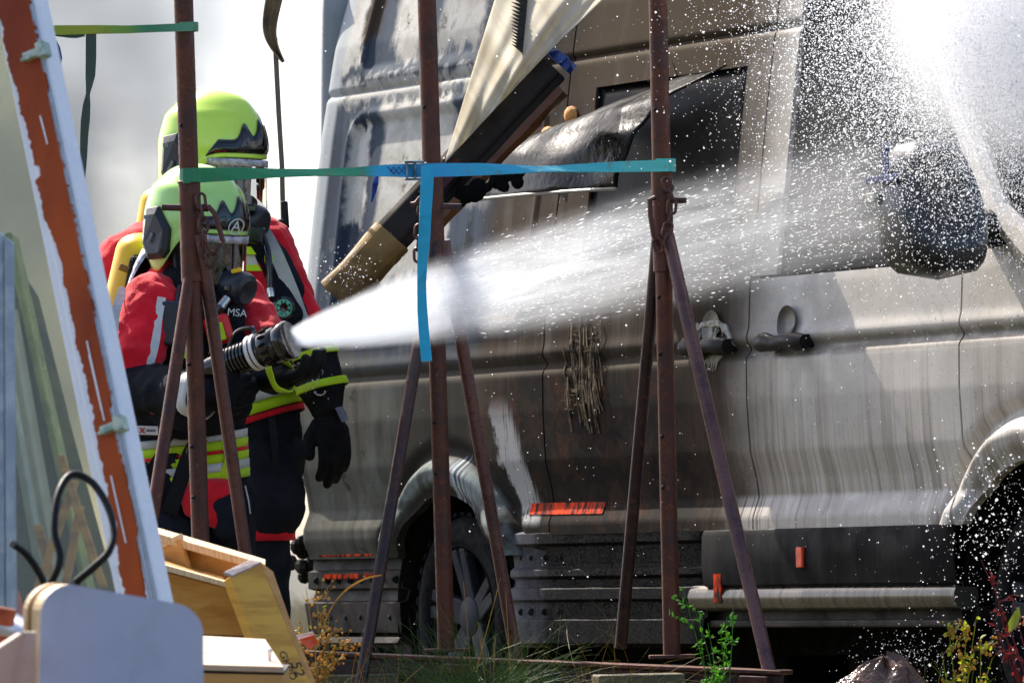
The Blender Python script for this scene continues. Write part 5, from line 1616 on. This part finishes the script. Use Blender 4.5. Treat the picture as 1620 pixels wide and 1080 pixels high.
for p_ in (ga, gb):
    blob('boot', [('cap', p_+Vector((0, 0, .28)), p_+Vector((0, 0, .07)), .060, .056), ('cap', p_+Vector((-.02, 0, .05)), p_+Vector((.16, -.07, .045)), .05, .044)], M_rubber, person2, .008, 3)

# ---------------- nozzle and hose
na, nb_ = P(338, 582, 19.42), P(462, 536, 19.30)
nx = (nb_-na).normalized()
root = empty('hose_nozzle', tuple(na), label='black hand held fire nozzle with two white rings spraying water', cat='nozzle')
LN = (nb_-na).length
S_ = lambda u: na+nx*LN*u
prof = [(.030, -.04), (.036, 0), (.036, .05)]
for k in range(6): prof += [(.043, .055+k*.012), (.043, .061+k*.012), (.038, .063+k*.012), (.038, .066+k*.012)]
MB().lathe(prof, na, nx, 28).build('body', M_gloss, root, smooth=True)
MB().lathe([(.043, .126), (.049, .130), (.049, .165), (.045, .170), (.050, .176), (.051, .215), (.046, .222), (.055, .232), (.056, .256), (.052, .262), (.044, .258), (.001, .250)], na, nx, 32).build('spray_head', M_gloss, root, smooth=True)
for a0_ in (.134, .150):
    MB().lathe([(.0495, a0_), (.0515, a0_+.001), (.0515, a0_+.010), (.0495, a0_+.011)], na, nx, 32).build('white_ring', M_label, root, smooth=True)
mb = MB()
uu = nx.orthogonal().normalized(); ww = nx.cross(uu)
for k in range(14):
    a = 2*math.pi*k/14
    c = na+nx*.195+(uu*math.cos(a)+ww*math.sin(a))*.052
    mb.ball(c, (.014, .006, .006), 6, 5, nx.to_track_quat('X', 'Z').to_matrix())
mb.build('grip_lug', M_rubber, root, kind='stuff')
MB().tube([S_(.28), S_(.28)+Vector((-.01, -.01, -.06)), S_(.28)+Vector((-.025, -.01, -.13))], [.020, .021, .022], 12).build('pistol_grip', M_rubber, root, smooth=True)
MB().tube(catmull([S_(.18)+Vector((0, 0, .03)), S_(.30)+Vector((0, 0, .075)), S_(.5)+Vector((0, 0, .07)), S_(.52)+Vector((0, 0, .05))], 5), .007, 8).build('bail_handle', M_gloss, root, smooth=True)
hp = [S_(-.1), P(310, 594, 19.48), P(270, 616, 19.56), P(230, 650, 19.72), P(205, 720, 19.95), P(190, 850, 20.1), P(180, 1000, 20.0), P(150, 1150, 20.0)]
MB().tube(catmull(hp, 6), .0285, 16).build('hose', mat('dark_hose', lin(30, 34, 44), lin(44, 48, 60), 30, .6, bump=.4, bscale=200), smooth=True, org=hp[0], label='dark fire hose running under the arm of the nozzle holder', cat='hose')

# ------------------------------------------------------------------ plants
def leafm(name, c1, c2, rough=.5):
    t = NT(name)
    t.set(color=t.mix(t.sm(.35, .65, t.noise(30, 3)), c1, c2), rough=rough)
    tl_ = t.t.nodes.new('ShaderNodeBsdfTranslucent'); tl_.inputs[0].default_value = (*[min(1, x*1.3) for x in c1], 1)
    mx = t.t.nodes.new('ShaderNodeMixShader'); mx.inputs[0].default_value = .4
    t.t.links.new(t.b.outputs[0], mx.inputs[1]); t.t.links.new(tl_.outputs[0], mx.inputs[2]); t.t.links.new(mx.outputs[0], t.out.inputs[0])
    return t.m
M_green = leafm('fresh_green_leaf', lin(84, 150, 30), lin(54, 112, 22))
M_grass = leafm('grass_green', lin(96, 128, 48), lin(64, 96, 30))
M_gold = leafm('golden_seed', lin(206, 164, 70), lin(150, 110, 44))
M_stem = leafm('dry_stem', lin(170, 140, 60), lin(110, 110, 40))
M_ygreen = leafm('yellow_green_leaf', lin(160, 168, 44), lin(120, 140, 30))
M_redleaf = leafm('red_stem_leaf', lin(140, 44, 40), lin(90, 30, 34))

def blade(mb, p, d, L, w, bend, n=6):
    d = Vector(d).normalized()
    side = d.cross(Vector((0, 1, .2))).normalized()*w
    pts, ws = [], []
    c = Vector(p)
    for i in range(n+1):
        u = i/n
        pts.append(c.copy()); ws.append(side*(1-u)**.8+side*.05)
        c = c+d*L/n
        d = (d+Vector(bend)/n).normalized()
    mb.ribbon(pts, ws, .0006)
def leaf(mb, p, d, L, w):
    d = Vector(d).normalized(); s = d.orthogonal().normalized()
    s = Matrix.Rotation(random.uniform(0, 6.28), 3, d) @ s
    n = d.cross(s)
    vs = [p, p+d*L*.3+s*w, p+d*L*.7+s*w*.8, p+d*L+n*L*.12, p+d*L*.7-s*w*.8, p+d*L*.3-s*w, p+d*L*.5-n*w*.25]
    mb.add(vs, [(0, 1, 6), (1, 2, 6), (2, 3, 6), (3, 4, 6), (4, 5, 6), (5, 0, 6)])
def weed(label, cat, base, tips, m_stem, m_leaf, nleaf, ll, lw, beads=0, m_bead=None, br=.0016, spread=.012, sub=3):
    base = Vector(base); base.z = 0
    root = empty('weed', tuple(base), label=label, cat=cat)
    ms, ml, mbd = MB(), MB(), MB()
    for tp in tips:
        tp = Vector(tp)
        mid = base.lerp(tp, .5)+Vector((rng.normal(0, .02), rng.normal(0, .03), rng.normal(0, .01)))
        path = [bez([base, mid, tp], i/9) for i in range(10)]
        ms.tube(path, [br*(1.4-.1*i) for i in range(10)], 5)
        L = (tp-base).length
        for k in range(sub):
            i = 3+int(rng.integers(0, 6))
            e = path[i]+Vector((rng.normal(0, .35), rng.normal(0, .25), abs(rng.normal(.25, .2))))*L*.22
            ms.tube([path[i], path[i].lerp(e, .5)+Vector((0, 0, .006)), e], [br*.8, br*.6, br*.4], 4)
            for j in range(nleaf):
                q_ = path[i].lerp(e, rng.uniform(.1, 1.05))
                leaf(ml, q_, (rng.normal(), rng.normal(), rng.normal(.4)), ll*rng.uniform(.6, 1.3), lw*rng.uniform(.7, 1.2))
            for j in range(beads):
                q_ = path[i].lerp(e, rng.uniform(.2, 1.1))+Vector(rng.normal(0, spread, 3))
                ms.tube([path[i].lerp(e, .6), q_], .0005, 3)
                mbd.ball(q_, rng.uniform(.0028, .0052), 6, 4)
        for j in range(nleaf):
            q_ = path[int(rng.integers(2, 10))]
            leaf(ml, q_, (rng.normal(), rng.normal(), rng.normal(.3)), ll*rng.uniform(.6, 1.3), lw)
    ms.build('stem', m_stem, root)
    if ml.v: ml.build('leaves', m_leaf, root, kind='stuff')
    if mbd.v: mbd.build('seed_heads', m_bead, root, smooth=True, kind='stuff')
    return root
weed('dry golden weed full of round seed heads beside the wooden crate', 'plant', P(512, 1130, 18.4), [P(484, 930, 18.4), P(500, 925, 18.35), P(520, 965, 18.45), P(478, 985, 18.4), P(530, 1000, 18.4), P(500, 1020, 18.3), P(468, 1010, 18.45), P(510, 960, 18.4)], M_stem, M_ygreen, 2, .016, .003, 16, M_gold)
weed('fresh green weed sprouting before the third rusty stand', 'plant', P(1142, 1100, 18.9), [P(1080, 930, 18.9), P(1098, 960, 18.85), P(1120, 985, 18.9), P(1150, 975, 18.9), P(1140, 1000, 18.85), P(1160, 960, 18.95), P(1110, 1000, 18.9), P(1128, 1030, 18.9)], M_green, M_green, 7, .018, .0042, 0, None, .0014, sub=4)
weed('yellow green weed growing in front of the van front wheel', 'plant', P(1520, 1130, 18.6), [P(1500, 985, 18.6), P(1530, 990, 18.6), P(1550, 1010, 18.55), P(1515, 1020, 18.6), P(1490, 1030, 18.6), P(1545, 975, 18.6), P(1570, 1040, 18.6)], M_ygreen, M_ygreen, 6, .017, .005, 9, M_gold, .0016)
weed('dark red stemmed sapling with few green leaves at the van front wheel', 'plant', P(1650, 1060, 18.4), [P(1552, 885, 18.4), P(1572, 915, 18.4), P(1565, 965, 18.4), P(1600, 940, 18.4), P(1590, 1000, 18.4)], M_redleaf, M_redleaf, 4, .022, .004, 0, None, .002)
mb = MB()
leaf(mb, P(1596, 1000, 18.3), P(1612, 965, 18.3)-P(1596, 1000, 18.3), .075, .014); leaf(mb, P(1618, 990, 18.3), Vector((.4, 0, .6)), .06, .014)
mb.build('leaf_pair', M_ygreen, org=P(1600, 1000, 18.3), label='pale green leaf pair hanging at the right over the van wheel', cat='leaf')
# tufts
def tuft(label, cx, cy, D, n, wid, hgt, m, fine=.0011):
    root = empty('grass_tuft', (P(cx, cy, D).x, P(cx, cy, D).y, 0), label=label, cat='grass tuft', group='grass tufts at the rusty beam')
    mb = MB()
    for k in range(n):
        p = P(cx+rng.normal(0, wid*.35), cy, D+rng.normal(0, .06))
        d = Vector((rng.normal(0, .5), rng.normal(0, .4), 1))
        L = hgt*rng.uniform(.5, 1.15)/560+p.z; p.z = 0
        blade(mb, p, d, L, fine*rng.uniform(.7, 1.3), (rng.normal(0, 1.0), rng.normal(0, .5), -rng.uniform(.5, 2.2)), 7)
    mb.build('grass_blades', m, root, kind='stuff')
tuft('rounded tuft of fine green grass before the middle stand foot', 755, 1120, 18.8, 750, 110, 165, M_grass)
tuft('thin low grass at the beam below the van rear wheel', 640, 1130, 18.9, 60, 110, 80, M_grass)
tuft('dry thin stalks before the third stand back leg', 930, 1130, 18.9, 60, 90, 190, M_stem, .0009)
tuft('dry brown stalks around the golden weed', 540, 1130, 18.6, 70, 60, 150, M_stem, .001)
tuft('grass wisps left of the green weed at the timber block', 1040, 1135, 18.8, 80, 90, 110, M_grass)
tuft('low green grass under the side step near the front wheel', 1470, 1140, 18.9, 160, 130, 110, M_ygreen)
mb = MB()
pts = [P(x, y, 18.55) for x, y in ((505, 1010), (522, 965), (545, 935), (575, 916), (604, 909))]
mb.ribbon(catmull(pts, 5), [Vector((0, .001, .0045*(1-.03*i))) for i in range(len(catmull(pts, 5)))], .001)
mb.build('dry_leaf', M_gold, org=pts[0], label='long dry yellow leaf blade arching before the van rear tyre', cat='leaf')
mb = MB()
for k in range(5):
    x0 = 735+rng.uniform(-40, 70)
    p0 = P(x0, 1100, 18.9); p0.z = 0; p1 = P(x0+rng.uniform(-10, 55), 900+rng.uniform(0, 110), 18.9)
    mb.tube([p0, p0.lerp(p1, .5)+Vector((rng.normal(0, .02), 0, 0)), p1], [.002, .0016, .0008], 5)
mb.build('dry_stalks', M_stem, kind='stuff')
# ground cover far behind
mb = MB()
for k in range(2600):
    D = rng.uniform(24, 60); px = rng.uniform(380, 560)
    p = Vector((P(px, 900, D).x, P(px, 900, D).y, 0))
    blade(mb, p, (rng.normal(0, .35), rng.normal(0, .3), 1), rng.uniform(.08, .34), .006, (rng.normal(0, .6), 0, -.8), 3)
mb.build('grass', leafm('dry_grass', lin(150, 136, 80), lin(110, 112, 60)), kind='stuff')
# litter
def scrap(name, label, cat, pts, m, th=.004, D=18.5):
    q = [P(x, y, D+d) for x, y, d in pts]
    return MB().slab(q, th).build(name, m, org=q[-1], label=label, cat=cat, bevel=.001)
scrap('orange_scrap', 'orange and white plastic scrap beside the yellow crate post', 'scrap', [(474, 1010, 0), (498, 1003, .02), (504, 1018, .03), (488, 1026, 0)], mat('orange_plastic', lin(240, 96, 40), lin(220, 70, 24), 30, .4), D=18.2)
scrap('white_scrap', 'white plastic strip above the orange scrap', 'scrap', [(462, 1006, 0), (496, 998, .02), (498, 1004, .03), (466, 1014, 0)], M_label, D=18.25)
# crumpled brown plastic sack
def sack(u, v):
    a = 2*math.pi*u; b = v
    rr = .20*(1-b)**.5*(1+.35*mnoise.noise(Vector((math.cos(a)*2, math.sin(a)*2, b*4))))+.006
    c = P(1372, 1130, 18.7); c.z = 0
    return c+Vector((math.cos(a)*rr*1.0+.05*b, math.sin(a)*rr*.7, .24*b+.03*mnoise.noise(Vector((math.cos(a)*3, math.sin(a)*3, b*3+5)))))
MB().grid(sack, 40, 16).build('plastic_sack', mat('brown_plastic_film', lin(104, 74, 58), lin(64, 46, 40), 14, .18, bump=.8, bscale=22, bdist=.02), smooth=True, org=P(1372, 1130, 18.7), label='crumpled brown plastic sack lying before the side step', cat='sack')
mb = MB()
for k in range(30):
    c = P(1340+rng.uniform(-60, 120), 1120, 18.8); c.z = .01
    mb.ball(c, rng.uniform(.01, .03, 3), 7, 5)
mb.build('rubble', M_earth, kind='stuff')

# olive sheet added behind the leaning glass to darken its lower part
M_olive_b = mat('olive_backing', lin(92, 92, 50), lin(54, 60, 36), 5, .6, stretch=(1, 5, 2))
MB().slab([P(-20, 330, 16.3), P(12, 392, 16.3), P(62, 470, 16.3), P(120, 700, 16.2), P(205, 1010, 16.1), P(-20, 1010, 16.1)], .012).build('olive_backing', M_olive_b, org=P(60, 1010, 16.1), label='added olive sheet with slanted top darkening the leaning window glass', cat='board')

# ------------------------------------------------------------------ water
def water_mat():
    m = bpy.data.materials.new('spray_water'); m.use_nodes = True
    nt = m.node_tree; nt.nodes.clear()
    o = nt.nodes.new('ShaderNodeOutputMaterial')
    d = nt.nodes.new('ShaderNodeBsdfTranslucent'); d.inputs[0].default_value = (.95, .97, 1, 1)
    g = nt.nodes.new('ShaderNodeBsdfDiffuse'); g.inputs[0].default_value = (.9, .92, .96, 1)
    s = nt.nodes.new('ShaderNodeMixShader'); s.inputs[0].default_value = .25
    nt.links.new(d.outputs[0], s.inputs[1]); nt.links.new(g.outputs[0], s.inputs[2]); tp = nt.nodes.new('ShaderNodeBsdfTransparent'); s2 = nt.nodes.new('ShaderNodeMixShader'); s2.inputs[0].default_value = .25
    nt.links.new(s.outputs[0], s2.inputs[1]); nt.links.new(tp.outputs[0], s2.inputs[2]); nt.links.new(s2.outputs[0], o.inputs[0])
    return m
M_water = water_mat()
OV = np.array([(1, 0, 0), (-1, 0, 0), (0, 1, 0), (0, -1, 0), (0, 0, 1), (0, 0, -1)], float)
OF = np.array([(0, 2, 4), (2, 1, 4), (1, 3, 4), (3, 0, 4), (2, 0, 5), (1, 2, 5), (3, 1, 5), (0, 3, 5)])
def drops(name, pts, rad, label=None, axis=None, stretch=None):
    n = len(pts)
    V_ = OV[None]*rad[:, None, None]
    if axis is not None:
        a = axis/np.linalg.norm(axis, axis=1, keepdims=True)
        dot = (V_*a[:, None, :]).sum(-1, keepdims=True)
        V_ = V_+dot*a[:, None, :]*(stretch[:, None, None]-1)
    vs = (V_+pts[:, None, :]).reshape(-1, 3)
    fs = (OF[None]+6*np.arange(n)[:, None, None]).reshape(-1)
    me = bpy.data.meshes.new(name)
    me.vertices.add(len(vs)); me.vertices.foreach_set('co', vs.ravel())
    me.loops.add(len(fs)); me.loops.foreach_set('vertex_index', fs.astype(np.int32))
    nf = len(fs)//3
    me.polygons.add(nf); me.polygons.foreach_set('loop_start', np.arange(0, nf*3, 3, dtype=np.int32))
    me.update(calc_edges=True); me.validate()
    me.polygons.foreach_set('use_smooth', [True]*nf)
    me.materials.append(M_water)
    o = bpy.data.objects.new(name, me); col.objects.link(o)
    return tag(o, label, kind='stuff')
nR, nU, nF = np.array(R_), np.array(U_), np.array(F_)
# jet geometry
J0, J1 = P(466, 534, 19.26), P(1400, 305, 20.55)
jx = (J1-J0).normalized(); JL = (J1-J0).length
jz = (Vector((0, 0, 1))-jx*jx.z).normalized(); jy = jz.cross(jx)
JM = Matrix((jx, jy, jz)).transposed().to_4x4(); JM.translation = J0
JK = 2.6
def jr(x): return .034+.205*(1-np.exp(-JK*x/JL))
impact = np.array(J1)
# ricochet cloud at the cab
N = 150000
cc_ = np.array(P(1575, 55, 19.45))
g3 = rng.normal(0, 1, (N, 3))
pts = cc_+g3[:, :1]*nR*.30+g3[:, 1:2]*nU*.27+g3[:, 2:]*nF*.20-(g3[:, :1]*nU)*.06
van_n = np.array(VM.to_3x3() @ Vector((0, -1, 0))); van_o = np.array(VM.translation)
def clear(p, m=.02): return ((p-van_o) @ van_n) > m
k = clear(pts, .0)
rad = np.clip(rng.lognormal(math.log(.00125), .42, N), .0005, .0042)
drops('water_droplets', pts[k], rad[k], 'dense cloud of bright droplets bouncing off the cab')
# droplets all over in front of the van
N = 1000
s_ = rng.beta(2.4, 1.2, N)*4.3-.6; z_ = .1+2.4*rng.beta(1.6, 1.1, N)
t_ = .05+rng.gamma(1.5, .25, N)
L3 = np.stack([s_, -t_, z_], -1)
pts = L3 @ np.array(VM.to_3x3()).T+van_o
rad = np.clip(rng.lognormal(math.log(.0011), .5, N), .0005, .005)
drops('water_droplets', pts, rad, 'loose droplets drifting before the van side')
# splashes low at the front wheel
a = np.array(P(1560, 815, 19.1)); N = 700
pts = a+rng.normal(0, 1, (N, 3))*np.array([.09, .10, .11]); rad = np.clip(rng.lognormal(math.log(.0012), .6, N), .0005, .005)
b = np.array(P(1590, 960, 19.0))
p2 = b+rng.normal(0, 1, (520, 3))*np.array([.13, .1, .16]); r2_ = np.clip(rng.lognormal(math.log(.0010), .6, 520), .0006, .006)
c = np.array(P(1440, 1045, 19.0))
p3 = c+rng.normal(0, 1, (420, 3))*np.array([.08, .08, .045]); r3_ = np.clip(rng.lognormal(math.log(.0009), .5, 420), .0006, .005)
e_ = np.array(P(488, 592, 20.3))
p4 = e_+rng.normal(0, 1, (220, 3))*np.array([.022, .02, .03]); r4_ = np.clip(rng.lognormal(math.log(.0012), .4, 220), .0005, .003)
g_ = np.array(P(545, 440, 21.0))
p5 = g_+rng.normal(0, 1, (260, 3))*np.array([.05, .03, .05]); r5_ = np.clip(rng.lognormal(math.log(.0013), .4, 260), .0005, .003)
drops('water_droplets', np.concatenate([pts, p2, p3, p4, p5]), np.concatenate([rad, r2_, r3_, r4_, r5_]), 'bigger drops splashing at the front wheel and gloves')
# broken water strands in the jet
N = 2600
u = rng.uniform(0.25, 1.0, N)*JL
th = rng.uniform(0, 2*math.pi, N); rr = np.sqrt(rng.uniform(0, 1, N))*jr(u)*rng.uniform(.7, 1.03, N)
lp = np.stack([u, rr*np.cos(th), rr*np.sin(th)], -1)
M3 = np.array(JM.to_3x3())
pts = lp @ M3.T+np.array(J0)
slope = rr/np.maximum(u+.12, .1)
ax_l = np.stack([np.ones(N), slope*np.cos(th)*.8, slope*np.sin(th)*.8], -1)
rad = np.clip(rng.lognormal(math.log(.0007), .4, N), .0003, .002)
drops('water_strands', pts, rad, 'broken strands of water in the jet', ax_l @ M3.T, rng.uniform(4, 14, N))

def volume_obj(name, mb, M4, m, label):
    me = mb.mesh(name); me.materials.append(m)
    o = bpy.data.objects.new(name, me); col.objects.link(o)
    o.matrix_world = M4
    return tag(o, label, kind='stuff')
def vol_mat(name, color, aniso, fn, step=.25):
    t = NT(name)
    t.t.nodes.remove(t.b)
    v = t.t.nodes.new('ShaderNodeVolumePrincipled')
    v.inputs['Color'].default_value = (*color, 1); v.inputs['Anisotropy'].default_value = aniso
    dn_ = fn(t)
    t.t.links.new(dn_.k, v.inputs['Density']); t.t.links.new(v.outputs[0], t.out.inputs['Volume'])
    t.m.cycles.volume_step_rate = step
    return t.m
# the jet
def jet_d(t):
    x = t.x
    Rx = ((x*(-JK/JL))._m('EXPONENT'))*(-.205)+.239
    rr = (t.y*t.y+t.z*t.z)._m('SQRT')
    q_ = rr._m('DIVIDE', Rx)
    st = t.noise(1, 4, .65, t.vec(x*3.2, t.y*30, t.z*30))
    st2 = t.noise(1, 2, .6, t.vec(x*9, t.y*95, t.z*95))
    edge = t.sm(1.02, .55, q_+(st-.5)*.6)
    base = ((x*(-8.0/JL))._m('EXPONENT'))*34.0+((x*(-1.9/JL))._m('EXPONENT'))*3.7
    nz = t.sm(.40, .62, st*.6+st2*.4)*1.8+.05
    near = t.sm(.42*JL, .10*JL, x)
    return base*edge*(nz*(1.0-near*.7)+near*.55)
mb = MB().lathe([(float(jr(x))*1.02, x) for x in np.linspace(0, JL, 24)], (0, 0, 0), (1, 0, 0), 28)
volume_obj('water_jet', mb, JM, vol_mat('jet_spray', (.90, .94, 1.0), .45, jet_d, .12), 'white water jet fanning out from the nozzle')
# mist thrown up from the cab
def mist_d(t):
    rr = t.x*t.x+t.y*t.y+t.z*t.z
    n = t.noise(4.5, 4, .65)
    return t.sm(1.0, .0, rr+(n-.45)*1.1*rr).pw(1.6)*(t.sm(.3, .7, n)*.6+.6)*9.0
def ellipsoid(name, c, rx, ry, rz, fn, rot, label, step=.3, color=(.97, .97, .98), an=.3):
    M4 = Matrix.Translation(c) @ rot.to_4x4() @ Matrix.Diagonal((rx, ry, rz, 1))
    return volume_obj(name, MB().ball((0, 0, 0), 1.0, 24, 16), M4, vol_mat(name+'_vapour', color, an, fn, step), label)
ellipsoid('spray_mist', P(1630, 10, 19.45), .54, .35, .54, mist_d, Matrix.Rotation(-.5, 3, 'Y'), 'bright spray mist above the cab')
def mist2(t):
    rr = t.x*t.x+t.y*t.y+t.z*t.z
    n = t.noise(5.5, 4, .65)
    return t.sm(1.0, .1, rr)*(t.sm(.3, .7, n)*.8+.3)*.15
ellipsoid('spray_mist', P(1420, 220, 20.0), .66, .30, .50, mist2, Matrix.Rotation(-.3, 3, 'Y'), 'thin spray mist at the mirror', .3, (.93, .95, 1.0))

# smoke behind the firefighters
def smoke_d(t):
    n = t.noise(1.1, 5, .6, None, .6)
    n2 = t.noise(.55, 3, .6)
    dens = t.sm(.40, .62, n)*1.9+t.sm(.4, .6, n2)*.8+.05
    edge = t.sm(27.0, 27.6, t.y)*t.sm(29.9, 29.0, t.y)
    return dens*edge*t.sm(-.55, -1.9, t.x+(n2-.5)*3.0+(n-.5)*1.2)+.015
mb = MB().box((-1.2, 28.5, 2.4), (6.4, 3.2, 5.4))
o = volume_obj('smoke', mb, Matrix(), vol_mat('drifting_smoke', (.64, .65, .655), .0, smoke_d, .5), 'pale grey smoke drifting behind the firefighters')
